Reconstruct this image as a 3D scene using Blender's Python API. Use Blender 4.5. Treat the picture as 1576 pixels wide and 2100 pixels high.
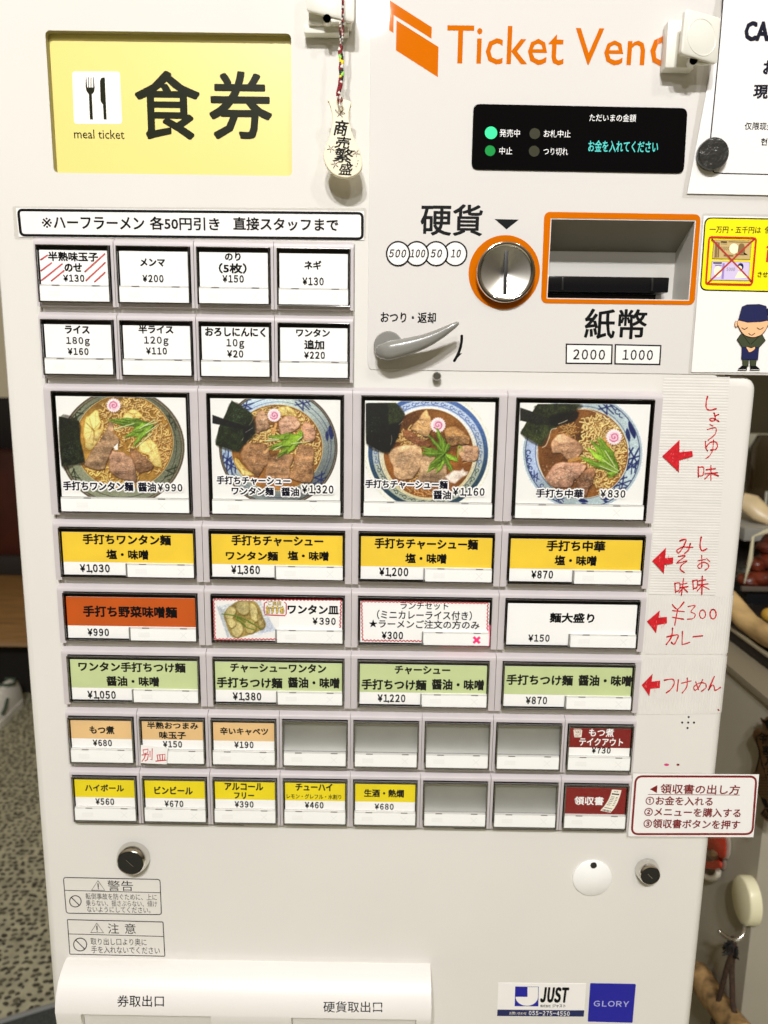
import bpy, bmesh, math, random
import numpy as np
from mathutils import Vector, Matrix, Euler
from mathutils.geometry import tessellate_polygon

for _o in list(bpy.data.objects):
    bpy.data.objects.remove(_o)
S = bpy.context.scene
COL = S.collection
random.seed(7)
rng = np.random.default_rng(7)

# ------------------------------------------------------------------ camera
F = -0.0045                                  # front plane of the button bezels; cabinet face is Y = 0
CAM = Vector((0.02461, -0.52508 + F, 1.30977))
CROT = (1.39113387, -0.01428231, 0.00500432)
cd = bpy.data.cameras.new('camera')
cam = bpy.data.objects.new('camera', cd)
COL.objects.link(cam)
cam.location = CAM
cam.rotation_euler = CROT
cd.sensor_fit = 'VERTICAL'
cd.sensor_height = 36.0
cd.sensor_width = 27.0
cd.lens = 1500.0 / 2100.0 * 36.0
cd.clip_start = 0.02
cd.clip_end = 60
cd.dof.use_dof = True
cd.dof.focus_distance = 0.535
cd.dof.aperture_fstop = 8.5
S.camera = cam

# ------------------------------------------------------------------ world, lamps, exposure
S.view_settings.view_transform = 'Standard'
S.view_settings.look = 'None'
S.view_settings.gamma = 1.0
S.view_settings.exposure = 0.0
S.cycles.use_denoising = True
S.cycles.max_bounces = 8
S.cycles.transparent_max_bounces = 12
S.cycles.caustics_reflective = False
S.cycles.caustics_refractive = False
w = bpy.data.worlds.new('World')
S.world = w
w.use_nodes = True
nt = w.node_tree
bg = nt.nodes['Background']
tc = nt.nodes.new('ShaderNodeTexCoord')
sx = nt.nodes.new('ShaderNodeSeparateXYZ')
mr = nt.nodes.new('ShaderNodeMapRange')
mr.inputs[1].default_value = -0.7
mr.inputs[2].default_value = 0.75
cr = nt.nodes.new('ShaderNodeValToRGB')
cr.color_ramp.elements[0].color = (0.055, 0.044, 0.026, 1)
cr.color_ramp.elements[1].color = (0.36, 0.29, 0.195, 1)
_e = cr.color_ramp.elements.new(0.52)
_e.color = (0.062, 0.049, 0.031, 1)
nt.links.new(tc.outputs['Generated'], sx.inputs[0])
nt.links.new(sx.outputs['Z'], mr.inputs[0])
nt.links.new(mr.outputs[0], cr.inputs[0])
nt.links.new(cr.outputs[0], bg.inputs[0])
bg.inputs[1].default_value = 1.0

def lamp(name, loc, power, radius, color, spread=None):
    l = bpy.data.lights.new(name, 'POINT')
    l.energy = power
    l.shadow_soft_size = radius
    l.color = color
    o = bpy.data.objects.new(name, l)
    COL.objects.link(o)
    o.location = loc
    return o

lamp('ceiling_lamp', (-0.035, -1.83, 2.36), 26, 0.045, (1.0, 0.99, 0.99))
lamp('ceiling_lamp', (-0.30, -2.00, 2.96), 158, 0.05, (1.0, 0.99, 0.99))
lamp('ceiling_lamp', (0.03, -1.95, 2.92), 130, 0.05, (1.0, 0.99, 0.99))
lamp('ceiling_lamp', (0.95, -1.70, 2.90), 36, 0.05, (1.0, 0.97, 0.93))

# ------------------------------------------------------------------ pixel of the photograph -> point on a real plane
RM = Euler(CROT, 'XYZ').to_matrix()
RN = np.array(RM)
CN = np.array(CAM)

def ray(px, py):
    return RN @ np.array([(px - 788) / 1500.0, -(py - 1050) / 1500.0, -1.0])

def at(px, py, Y=0.0):
    d = ray(px, py)
    return CN + d * ((Y - CN[1]) / d[1])

def atX(px, py, X):
    d = ray(px, py)
    return CN + d * ((X - CN[0]) / d[0])

def atZ(px, py, Z):
    d = ray(px, py)
    return CN + d * ((Z - CN[2]) / d[2])

def proj(P):
    v = (np.asarray(P) - CN) @ RN
    return np.stack([788 + 1500 * v[..., 0] / -v[..., 2], 1050 - 1500 * v[..., 1] / -v[..., 2]], -1)

def xz(px, py, Y=0.0):
    p = at(px, py, Y)
    return (float(p[0]), float(p[2]))

def zm(ox, oy, s):                            # reader of coordinates taken in an enlarged crop
    return lambda *pts: [(ox + x / s, oy + y / s) for x, y in pts]

# ------------------------------------------------------------------ materials
def lin(c):
    c = c / 255.0
    return c / 12.92 if c <= 0.04045 else ((c + 0.055) / 1.055) ** 2.4

def rgb(r, g, b, k=1.0):
    return (lin(r) * k, lin(g) * k, lin(b) * k)

MATS = {}

def radial_tangent(m):
    t = m.node_tree
    n = t.nodes.new('ShaderNodeTangent')
    n.direction_type = 'RADIAL'
    n.axis = 'Y'
    t.links.new(n.outputs[0], t.nodes['Principled BSDF'].inputs['Tangent'])
    return m

def mat(name, col, rough=0.5, metal=0.0, spec=0.5, coat=0.0, var=0.0, vscale=40.0, bump=0.0, bscale=300.0,
        emit=None, estr=0.0, aniso=0.0, attr=None, coat_rough=0.05, stretch=None):
    if name in MATS:
        return MATS[name]
    m = bpy.data.materials.new(name)
    m.use_nodes = True
    t = m.node_tree
    b = t.nodes['Principled BSDF']
    b.inputs['Base Color'].default_value = (*col, 1)
    b.inputs['Roughness'].default_value = rough
    b.inputs['Metallic'].default_value = metal
    b.inputs['Specular IOR Level'].default_value = spec
    b.inputs['Coat Weight'].default_value = coat
    b.inputs['Coat Roughness'].default_value = coat_rough
    b.inputs['Anisotropic'].default_value = aniso
    if emit:
        b.inputs['Emission Color'].default_value = (*emit, 1)
        b.inputs['Emission Strength'].default_value = estr
    tcn = None
    if var or bump:
        tcn = t.nodes.new('ShaderNodeTexCoord')
        src = tcn.outputs['Object']
        if stretch:
            mp = t.nodes.new('ShaderNodeMapping')
            mp.inputs['Scale'].default_value = stretch
            t.links.new(src, mp.inputs[0])
            src = mp.outputs[0]
    if var:
        n = t.nodes.new('ShaderNodeTexNoise')
        n.inputs['Scale'].default_value = vscale
        n.inputs['Detail'].default_value = 4
        t.links.new(src, n.inputs['Vector'])
        r = t.nodes.new('ShaderNodeValToRGB')
        r.color_ramp.elements[0].position = 0.3
        r.color_ramp.elements[1].position = 0.7
        r.color_ramp.elements[0].color = (*[max(0, c * (1 - var)) for c in col], 1)
        r.color_ramp.elements[1].color = (*[min(1, c * (1 + var)) for c in col], 1)
        t.links.new(n.outputs['Fac'], r.inputs[0])
        t.links.new(r.outputs[0], b.inputs['Base Color'])
    if bump:
        n2 = t.nodes.new('ShaderNodeTexNoise')
        n2.inputs['Scale'].default_value = bscale
        n2.inputs['Detail'].default_value = 3
        t.links.new(src, n2.inputs['Vector'])
        bp = t.nodes.new('ShaderNodeBump')
        bp.inputs['Strength'].default_value = bump
        bp.inputs['Distance'].default_value = 0.002
        t.links.new(n2.outputs['Fac'], bp.inputs['Height'])
        t.links.new(bp.outputs[0], b.inputs['Normal'])
    if attr:
        a = t.nodes.new('ShaderNodeAttribute')
        a.attribute_name = attr
        t.links.new(a.outputs['Color'], b.inputs['Base Color'])
    MATS[name] = m
    return m

def clear_mat(name, tint, gloss, rough, refl):
    m = bpy.data.materials.new(name)
    m.use_nodes = True
    t = m.node_tree
    t.nodes.remove(t.nodes['Principled BSDF'])
    out = t.nodes['Material Output']
    tr = t.nodes.new('ShaderNodeBsdfTransparent')
    tr.inputs[0].default_value = (*tint, 1)
    gl = t.nodes.new('ShaderNodeBsdfGlossy')
    gl.inputs['Color'].default_value = (*gloss, 1)
    gl.inputs['Roughness'].default_value = rough
    fr = t.nodes.new('ShaderNodeLayerWeight')
    fr.inputs[0].default_value = 0.5
    pw = t.nodes.new('ShaderNodeMath')
    pw.operation = 'POWER'
    pw.inputs[1].default_value = 5.0
    t.links.new(fr.outputs['Facing'], pw.inputs[0])
    mu = t.nodes.new('ShaderNodeMath')
    mu.operation = 'MULTIPLY_ADD'
    mu.inputs[1].default_value = 0.7
    mu.inputs[2].default_value = 0.028 + refl
    t.links.new(pw.outputs[0], mu.inputs[0])
    mx = t.nodes.new('ShaderNodeMixShader')
    t.links.new(mu.outputs[0], mx.inputs[0])
    t.links.new(tr.outputs[0], mx.inputs[1])
    t.links.new(gl.outputs[0], mx.inputs[2])
    t.links.new(mx.outputs[0], out.inputs[0])
    MATS[name] = m
    return m

PAINT = mat('cabinet_paint', (0.71, 0.69, 0.645), 0.035, spec=0.35, var=0.014, vscale=9)
PANEL = mat('coin_panel_film', (0.67, 0.645, 0.615), 0.03, spec=0.4, var=0.012, vscale=7)
HOODM = mat('hood_plastic', (0.76, 0.735, 0.70), 0.38, var=0.01, vscale=12)
BEZEL = mat('bezel_plastic', (0.54, 0.495, 0.495), 0.45, var=0.03, vscale=60)
GAP = mat('dark_gap', (0.012, 0.011, 0.010), 0.5)
WELL = mat('button_well', (0.02, 0.018, 0.015), 0.35)
CARD = mat('white_card', (0.94, 0.93, 0.91), 0.6, var=0.01, vscale=30)
CARDY = mat('amber_card', rgb(240, 202, 52), 0.6, var=0.05, vscale=35)
CARDO = mat('orange_card', rgb(194, 82, 4), 0.6, var=0.08, vscale=30)
CARDG = mat('green_card', rgb(196, 210, 152), 0.6, var=0.05, vscale=35)
CARDP = mat('peach_card', rgb(230, 190, 132), 0.6, var=0.05, vscale=35)
CARDL = mat('lemon_card', rgb(236, 214, 0), 0.6, var=0.05, vscale=35)
CARDM = mat('maroon_card', rgb(124, 0, 4), 0.6, var=0.08, vscale=35)
STRIP = mat('status_window', (0.95, 0.95, 0.93), 0.3, spec=0.4)
FAINT = mat('faint_mark', (0.84, 0.84, 0.82), 0.5)
INK = mat('black_ink', (0.004, 0.004, 0.0045), 0.5, spec=0.12)
INKN = mat('navy_ink', (0.006, 0.006, 0.018), 0.5, spec=0.12)
WHITEINK = mat('white_ink', (0.92, 0.91, 0.9), 0.5)
CREAMINK = mat('cream_ink', (0.9, 0.84, 0.72), 0.5)
REDPEN = mat('red_pen', rgb(196, 18, 32), 0.5, var=0.25, vscale=700)
REDPEN2 = mat('red_marker', rgb(200, 70, 72), 0.5, var=0.15, vscale=500)
MAROON = mat('maroon_ink', rgb(120, 8, 14), 0.5)
ORANGE = mat('orange_print', rgb(204, 104, 0), 0.03, spec=0.4, var=0.03, vscale=25)
BLUE = mat('blue_print', rgb(14, 14, 150), 0.35, var=0.04, vscale=30)
NAVY = mat('navy_print', rgb(12, 26, 84), 0.4)
YELLOW = mat('yellow_print', rgb(244, 228, 6), 0.35)
SIGNY = mat('sign_yellow', rgb(226, 212, 126), 0.35, var=0.02, vscale=8)
SIGNW = mat('sign_white', rgb(250, 244, 236), 0.4)
SIGNK = mat('sign_black', rgb(30, 32, 16), 0.4, spec=0.1)
CHROME = mat('chrome', (0.72, 0.70, 0.66), 0.08, metal=1.0)
BRUSH = mat('brushed_steel', (0.80, 0.78, 0.72), 0.28, metal=1.0)
STEEL = mat('satin_steel', (0.55, 0.53, 0.50), 0.25, metal=1.0)
BLACKG = mat('black_gloss', (0.006, 0.006, 0.007), 0.12)
DISPLAY = mat('display_glass', (0.002, 0.002, 0.0025), 0.05, spec=0.2)
BLACKP = mat('black_plastic', (0.015, 0.015, 0.014), 0.25)
LEVER = mat('lever_grey', (0.235, 0.23, 0.21), 0.22, coat=0.4)
TAPE = mat('ribbed_tape', (0.70, 0.68, 0.635), 0.35, var=0.03, vscale=60)
PAPER = mat('notice_paper', (0.84, 0.82, 0.795), 0.30, var=0.008, vscale=12)
LABELM = mat('label_film', (0.71, 0.685, 0.635), 0.2, spec=0.4)
CLIPM = mat('clip_plastic', (0.76, 0.745, 0.67), 0.35)
CREAM = mat('charm_wood', (0.80, 0.73, 0.53), 0.45, var=0.03, vscale=50)
COVER = clear_mat('clear_cover', (0.985, 0.985, 0.98), (1, 1, 1), 0.04, 0.0)
EDGE = clear_mat('clear_edge', (0.30, 0.29, 0.27), (0.95, 0.95, 0.95), 0.06, 0.16)
FILM = clear_mat('laminate_film', (0.94, 0.935, 0.92), (1, 1, 1), 0.05, 0.02)
GREYBACK = mat('blank_card', (0.40, 0.40, 0.375), 0.55, metal=0.75, var=0.05, vscale=40)
LEDON = mat('lamp_lit_green', (0.0, 0.2, 0.08), 0.3, spec=0.2, emit=(0.06, 0.95, 0.34), estr=1.0)
LEDMID = mat('lamp_green', (0.0, 0.16, 0.03), 0.3, spec=0.2, emit=(0.0, 0.30, 0.04), estr=0.5)
LEDOFF = mat('lamp_dark', (0.03, 0.03, 0.012), 0.25)
VFD = mat('display_text', (0.0, 0.05, 0.05), 0.4, spec=0.1, emit=(0.14, 0.80, 0.70), estr=1.0)
GREYINK = mat('grey_ink', (0.45, 0.45, 0.42), 0.5)
REDGLOW = mat('lit_cross', (0.9, 0.02, 0.1), 0.4, emit=(1.0, 0.02, 0.12), estr=0.9)
PINKGLOW = mat('lit_edge', (0.9, 0.2, 0.3), 0.4, emit=(1.0, 0.05, 0.18), estr=0.45)

# ------------------------------------------------------------------ objects
def tag(o, label=None, cat=None, group=None, kind=None):
    if label: o['label'] = label
    if cat: o['category'] = cat
    if group: o['group'] = group
    if kind: o['kind'] = kind
    return o

def mesh_obj(name, verts, faces, mats, parent=None, mi=None, smooth=False):
    me = bpy.data.meshes.new(name)
    me.from_pydata([tuple(map(float, v)) for v in verts], [], faces)
    for m in (mats if isinstance(mats, (list, tuple)) else [mats]):
        me.materials.append(m)
    if mi is not None:
        me.polygons.foreach_set('material_index', mi)
    if smooth:
        me.polygons.foreach_set('use_smooth', [True] * len(me.polygons))
    me.update()
    o = bpy.data.objects.new(name, me)
    COL.objects.link(o)
    if parent is not None:
        o.parent = parent
        o.matrix_parent_inverse = Matrix.Identity(4)
        if parent.type == 'EMPTY':
            o.location = -parent.location
    return o

def empty(name, loc=(0, 0, 0)):
    o = bpy.data.objects.new(name, None)
    o.empty_display_size = 0.02
    COL.objects.link(o)
    o.location = loc
    return o

class MB:
    """collects shapes into one mesh"""
    def __init__(s):
        s.v, s.f, s.m, s.sm = [], [], [], []
        s.mats = []
    def mi(s, m):
        if m not in s.mats: s.mats.append(m)
        return s.mats.index(m)
    def add(s, v, f, m, smooth=False):
        b = len(s.v)
        s.v += [tuple(map(float, p)) for p in v]
        s.f += [tuple(b + i for i in q) for q in f]
        k = s.mi(m)
        s.m += [k] * len(f)
        s.sm += [smooth] * len(f)
        return s
    def box(s, x0, x1, y0, y1, z0, z1, m, bevel=0.0):
        bm = bmesh.new()
        bmesh.ops.create_cube(bm, size=1.0)
        for v in bm.verts:
            v.co = Vector(((x0 + x1) / 2 + v.co.x * (x1 - x0), (y0 + y1) / 2 + v.co.y * (y1 - y0), (z0 + z1) / 2 + v.co.z * (z1 - z0)))
        if bevel:
            bmesh.ops.bevel(bm, geom=bm.edges[:], offset=bevel, segments=2, affect='EDGES', profile=0.6)
        bm.verts.index_update()
        s.add([v.co[:] for v in bm.verts], [tuple(v.index for v in f.verts) for f in bm.faces], m)
        bm.free()
        return s
    def tube(s, pts, rad, m, n=10, flat=None):
        """round bar along a line; rad one number or one per point; flat=(sx, axis) squashes"""
        pts = [Vector(p) for p in pts]
        rad = rad if isinstance(rad, (list, tuple)) else [rad] * len(pts)
        up = Vector((0.13, -1, 0.21)).normalized()
        V, Fc = [], []
        for i, p in enumerate(pts):
            d = (pts[min(i + 1, len(pts) - 1)] - pts[max(i - 1, 0)]).normalized()
            a = d.cross(up)
            if a.length < 1e-4: a = d.orthogonal()
            a.normalize()
            b = d.cross(a).normalized()
            for k in range(n):
                t = 2 * math.pi * k / n
                fl = flat if flat else 1.0
                V.append(p + a * math.cos(t) * rad[i] + b * math.sin(t) * rad[i] * fl)
        for i in range(len(pts) - 1):
            for k in range(n):
                Fc.append((i * n + k, i * n + (k + 1) % n, (i + 1) * n + (k + 1) % n, (i + 1) * n + k))
        Fc.append(tuple(range(n))[::-1])
        Fc.append(tuple((len(pts) - 1) * n + k for k in range(n)))
        return s.add(V, Fc, m, True)
    def lathe(s, c, prof, m, n=40, axis='Y', cap=True):
        """prof: (radius, offset along axis)"""
        V, Fc = [], []
        for r, y in prof:
            for k in range(n):
                t = 2 * math.pi * k / n
                q = (r * math.cos(t), y, r * math.sin(t)) if axis == 'Y' else ((y, r * math.cos(t), r * math.sin(t)) if axis == 'X' else (r * math.cos(t), r * math.sin(t), y))
                V.append((c[0] + q[0], c[1] + q[1], c[2] + q[2]))
        for i in range(len(prof) - 1):
            for k in range(n):
                Fc.append((i * n + k, i * n + (k + 1) % n, (i + 1) * n + (k + 1) % n, (i + 1) * n + k))
        if cap and prof[-1][0] > 1e-6:
            Fc.append(tuple((len(prof) - 1) * n + k for k in range(n)))
        if cap and prof[0][0] > 1e-6:
            Fc.append(tuple(range(n))[::-1])
        return s.add(V, Fc, m, True)
    def ball(s, c, r, m, seg=12, ring=8, jit=0.0):
        V, Fc = [], []
        r = r if isinstance(r, (tuple, list)) else (r, r, r)
        for i in range(ring + 1):
            a = math.pi * i / ring
            for k in range(seg):
                t = 2 * math.pi * k / seg
                q = 1 + (random.uniform(-jit, jit) if jit else 0)
                V.append((c[0] + r[0] * q * math.sin(a) * math.cos(t), c[1] + r[1] * q * math.sin(a) * math.sin(t), c[2] + r[2] * q * math.cos(a)))
        for i in range(ring):
            for k in range(seg):
                Fc.append((i * seg + k, (i + 1) * seg + k, (i + 1) * seg + (k + 1) % seg, i * seg + (k + 1) % seg))
        return s.add(V, Fc, m, True)
    def build(s, name, parent=None, shade=None):
        o = mesh_obj(name, s.v, s.f, s.mats, parent, s.m)
        o.data.polygons.foreach_set('use_smooth', s.sm)
        bm = bmesh.new(); bm.from_mesh(o.data)
        bmesh.ops.recalc_face_normals(bm, faces=bm.faces[:])
        bm.to_mesh(o.data); bm.free()
        try:
            o.data.set_sharp_from_angle(angle=math.radians(42))
        except Exception:
            pass
        return o

def rrect(x0, z0, x1, z1, r, n=6):
    P = []
    for cx, cz, a0 in ((x1 - r, z1 - r, 0), (x0 + r, z1 - r, 90), (x0 + r, z0 + r, 180), (x1 - r, z0 + r, 270)):
        for k in range(n + 1):
            a = math.radians(a0 + 90 * k / n)
            P.append((cx + r * math.cos(a), cz + r * math.sin(a)))
    return P

def rquad(c, r, n=6):
    """rounded polygon through given corners"""
    P = []
    N = len(c)
    for i in range(N):
        p0, p1, p2 = Vector(c[i - 1]), Vector(c[i]), Vector(c[(i + 1) % N])
        a = p1 + (p0 - p1).normalized() * r
        b = p1 + (p2 - p1).normalized() * r
        for k in range(n + 1):
            t = k / n
            P.append(tuple((1 - t) ** 2 * a + 2 * t * (1 - t) * p1 + t * t * b))
    return P

def area2(p):
    return sum(p[i - 1][0] * p[i][1] - p[i][0] * p[i - 1][1] for i in range(len(p)))

def offset_poly(p, d):
    """grow (+) or shrink (-) a counter-clockwise outline"""
    out = []
    N = len(p)
    for i in range(N):
        a, b, c = p[i - 1], p[i], p[(i + 1) % N]
        e1 = (b[0] - a[0], b[1] - a[1]); e2 = (c[0] - b[0], c[1] - b[1])
        l1 = math.hypot(*e1) or 1e-9; l2 = math.hypot(*e2) or 1e-9
        n1 = (e1[1] / l1, -e1[0] / l1); n2 = (e2[1] / l2, -e2[0] / l2)
        nx, nz = n1[0] + n2[0], n1[1] + n2[1]
        q = nx * nx + nz * nz
        k = 2 / q if q > 0.3 else 1
        out.append((b[0] + d * nx * k, b[1] + d * nz * k))
    return out

def plate(mb, outline, Y, depth, m, r=0.0, holes=(), hole_depth=0.0, hole_m=None, nr=4):
    """sheet whose front lies on plane Y, edges rounded by r, going back to Y+depth, with holes"""
    if area2(outline) < 0: outline = outline[::-1]
    inner = offset_poly(outline, -r) if r else outline
    loops = [[Vector((x, z, 0)) for x, z in inner]] + [[Vector((x, z, 0)) for x, z in h] for h in holes]
    tris = tessellate_polygon(loops)
    flat = [(v.x, Y, v.y) for L in loops for v in L]
    mb.add(flat, [tuple(t) for t in tris], m)
    rings = []
    if r:
        for k in range(nr + 1):
            a = math.pi / 2 * k / nr
            o = offset_poly(outline, -r + r * math.sin(a)) if k else inner
            rings.append([(x, Y + r * (1 - math.cos(a)), z) for x, z in o])
    else:
        rings.append([(x, Y, z) for x, z in outline])
    rings.append([(x, Y + depth, z) for x, z in outline])
    V = [p for R in rings for p in R]
    n = len(outline)
    Fc = []
    for i in range(len(rings) - 1):
        for k in range(n):
            Fc.append((i * n + k, i * n + (k + 1) % n, (i + 1) * n + (k + 1) % n, (i + 1) * n + k))
    mb.add(V, Fc, m, bool(r))
    for h in holes:
        k = len(h)
        V = [(x, Y, z) for x, z in h] + [(x, Y + hole_depth, z) for x, z in h]
        mb.add(V, [(i, (i + 1) % k, k + (i + 1) % k, k + i) for i in range(k)], hole_m or m)
    return mb

# ------------------------------------------------------------------ flat print: ink laid on a sheet
_TX = {}

def text_geo(s, slant=0.0):
    key = (s, slant)
    if key not in _TX:
        cu = bpy.data.curves.new('lettering', 'FONT')
        if s[0] in '¥0123456789' or s in ('GLORY', 'JUST', 'TAKE', 'OUT'):
            cu.space_character = 0.54
            s = ''.join(chr(ord(c) + 0xFEE0) if 33 <= ord(c) < 127 and c not in ',-' else {'¥': '￥', ',': ',  ', '-': '－'}.get(c, c) for c in s)
        cu.body = s
        cu.shear = slant
        cu.resolution_u = 2
        o = bpy.data.objects.new('lettering', cu)
        me = bpy.data.meshes.new_from_object(o)
        v = np.empty(len(me.vertices) * 3)
        me.vertices.foreach_get('co', v)
        v = v.reshape(-1, 3)[:, :2]
        f = [tuple(p.vertices) for p in me.polygons]
        _TX[key] = (v, f)
        bpy.data.meshes.remove(me)
        bpy.data.objects.remove(o)
        bpy.data.curves.remove(cu)
    return _TX[key]

class Art:
    """ink shapes given in photograph pixels, laid on plane Y, each layer a hair above the last"""
    def __init__(s, Y, step=0.000012, fn=None):
        s.mb = MB()
        s.Y = Y
        s.step = step
        s.k = 1
        s.fn = fn                              # optional mapping (px, py, lift) -> world point
    def P(s, px, py):
        lift = s.k * s.step
        if s.fn: return s.fn(px, py, lift)
        p = at(px, py, s.Y)
        return (float(p[0]), s.Y - lift, float(p[2]))
    def up(s):
        s.k += 1
        return s
    def poly(s, pts, m, smooth=False):
        if smooth: pts = spline(pts, True)
        tris = tessellate_polygon([[Vector((x, y, 0)) for x, y in pts]])
        s.mb.add([s.P(*p) for p in pts], [tuple(t) for t in tris], m)
        return s.up()
    def circle(s, cx, cy, rx, ry, m, n=28):
        return s.poly([(cx + rx * math.cos(2 * math.pi * k / n), cy + ry * math.sin(2 * math.pi * k / n)) for k in range(n)], m)
    def stroke(s, pts, wd, m, closed=False, smooth=False, cap=True):
        if smooth: pts = spline(pts, closed)
        wd = wd if isinstance(wd, (list, tuple)) else [wd] * len(pts)
        if len(wd) != len(pts):
            wd = list(np.interp(np.linspace(0, 1, len(pts)), np.linspace(0, 1, len(wd)), wd))
        n = len(pts)
        if m is MATS.get('red_pen'):
            q = random.uniform(0.85, 1.2); ph = random.uniform(0, 6)
            wd = [x * q * (1 + 0.22 * math.sin(ph + 0.9 * i)) for i, x in enumerate(wd)]
        V = []
        for i, p in enumerate(pts):
            a = pts[i - 1] if (i or closed) else p
            b = pts[(i + 1) % n] if (i < n - 1 or closed) else p
            dx, dy = b[0] - a[0], b[1] - a[1]
            l = math.hypot(dx, dy) or 1
            nx, ny = -dy / l * wd[i] / 2, dx / l * wd[i] / 2
            V += [s.P(p[0] + nx, p[1] + ny), s.P(p[0] - nx, p[1] - ny)]
        Fc = [(2 * i, 2 * i + 1, 2 * ((i + 1) % n) + 1, 2 * ((i + 1) % n)) for i in range(n if closed else n - 1)]
        s.mb.add(V, Fc, m)
        if cap and not closed:
            for i in (0, n - 1):
                p = pts[i]
                r = wd[i] / 2
                s.mb.add([s.P(p[0] + r * math.cos(2 * math.pi * k / 10), p[1] + r * math.sin(2 * math.pi * k / 10)) for k in range(10)], [tuple(range(10))], m)
        return s.up()
    def text(s, t, x0, y0, x1, y1, m, bold=0.0, slant=0.0, halo=None, halo_w=0.07, rot=0.0):
        v, f = text_geo(t, slant)
        lo, hi = v.min(0), v.max(0)
        if ',' in t:
            v2 = text_geo(t.replace(',', ''), slant)[0]
            lo = np.array([lo[0], v2[:, 1].min()]); hi = np.array([hi[0], v2[:, 1].max()])
        em = (y1 - y0) / max(hi[1] - lo[1], 1e-6)             # pixels per em, to thicken strokes evenly
        g = bold * em
        base = v - lo
        for d, mm, nd in (((g + halo_w * em), halo, 12), (g, m, 6)):
            if mm is None: continue
            offs = [(0.0, 0.0)]
            if d > 0:
                if mm is halo:
                    offs += [(q * d * math.cos(2 * math.pi * k / 10), q * d * math.sin(2 * math.pi * k / 10)) for q in (0.5, 1.0) for k in range(10)]
                else:
                    offs += [(d, 0), (-d, 0), (0, d), (0, -d), (d * .85, d * .85), (-d * .85, d * .85), (d * .85, -d * .85), (-d * .85, -d * .85)]
            gx = min(g, (x1 - x0) * 0.2); gy = min(g, (y1 - y0) * 0.2)
            u0 = base / np.maximum(hi - lo, 1e-6)
            for ox, oy in offs:
                px = x0 + gx + u0[:, 0] * (x1 - x0 - 2 * gx) + ox
                py = y1 - gy - u0[:, 1] * (y1 - y0 - 2 * gy) + oy
                if s.fn or rot:
                    if rot:
                        cx, cy = (x0 + x1) / 2, (y0 + y1) / 2
                        c_, s_ = math.cos(rot), math.sin(rot)
                        px, py = cx + (px - cx) * c_ - (py - cy) * s_, cy + (px - cx) * s_ + (py - cy) * c_
                    V = [s.P(a, b2) for a, b2 in zip(px, py)]
                else:                                           # keep letters upright in the world: map the box
                    xm, ym = (x0 + x1) / 2, (y0 + y1) / 2
                    X0, X1 = at(x0, ym, s.Y)[0], at(x1, ym, s.Y)[0]
                    Z0, Z1 = at(xm, y1, s.Y)[2], at(xm, y0, s.Y)[2]
                    V = np.stack([X0 + (px - x0) / (x1 - x0) * (X1 - X0), np.full(len(px), s.Y - s.k * s.step), Z0 + (y1 - py) / (y1 - y0) * (Z1 - Z0)], 1).tolist()
                s.mb.add(V, f, mm)
                s.k += 0.5
            s.up()
        return s
    def build(s, name, parent):
        return mesh_obj(name, s.mb.v, s.mb.f, s.mb.mats, parent, s.mb.m)

def spline(pts, closed=False, n=6):
    P = [np.array(p, float) for p in pts]
    N = len(P)
    out = []
    for i in range(N if closed else N - 1):
        p0 = P[i - 1] if (i or closed) else P[i]
        p1, p2 = P[i], P[(i + 1) % N]
        p3 = P[(i + 2) % N] if (i + 2 < N or closed) else p2
        for k in range(n):
            t = k / n
            q = 0.5 * (2 * p1 + (p2 - p0) * t + (2 * p0 - 5 * p1 + 4 * p2 - p3) * t * t + (3 * p1 - p0 - 3 * p2 + p3) * t ** 3)
            out.append(tuple(q))
    if not closed: out.append(tuple(P[-1]))
    return out

def sheet(mb, quad, Y, th, m, r=0.0):
    """thin sheet with corners given in photograph pixels"""
    c = [xz(px, py, Y) for px, py in quad]
    if area2(c) < 0: c = c[::-1]
    if r: c = rquad(c, r)
    return plate(mb, c, Y - th, th, m)
# ================================================================== THE MACHINE
ZT = 1.40
ROWZ = [ZT + q for q in (0.0, -0.049501, -0.098907, -0.197286, -0.246582, -0.296136, -0.345856, -0.395505)]
HS, HL, HM = 0.04359, 0.09223, 0.04326
PITCH = 0.055
XL, XR = -0.25, 0.2886
ZSEAM = 1.3155

machine = tag(empty('ticket_vending_machine', (0.02, 0.12, 0.0)),
              'white meal ticket vending machine with rows of ramen menu buttons', 'vending machine')

# --- cabinet: L shaped door front with the sign window, and the box behind it
ol = [(XL, 0.45), (XR, 0.45)]
ol += [(XR - 0.010 + 0.010 * math.cos(math.radians(a)), ZSEAM - 0.010 + 0.010 * math.sin(math.radians(a))) for a in range(0, 91, 15)]
ol += [(0.262, ZSEAM), (0.262, 1.80), (XL, 1.80)]
sg = [xz(*p) for p in ((94, 64), (598, 67), (599, 359), (110, 356))]
sx0, sx1 = (sg[0][0] + sg[3][0]) / 2, (sg[1][0] + sg[2][0]) / 2
sz1, sz0 = (sg[0][1] + sg[1][1]) / 2, (sg[2][1] + sg[3][1]) / 2
SD = 0.0055                                   # depth of the sign behind the door face
bq = [xz(*p) for p in ((1130.5, 449.5), (1424.5, 454.5), (1411.5, 614.5), (1123.5, 611.5))]
bx0, bx1 = (bq[0][0] + bq[3][0]) / 2, (bq[1][0] + bq[2][0]) / 2
bz1, bz0 = (bq[0][1] + bq[1][1]) / 2, (bq[2][1] + bq[3][1]) / 2
hole2 = [(bx0 - .0003, bz0 - .0003), (bx1 + .0003, bz0 - .0003), (bx1 + .0003, bz1 + .0003), (bx0 - .0003, bz1 + .0003)]
hole = rrect(sx0, sz0, sx1, sz1, 0.003, 5)
b = MB()
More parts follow.
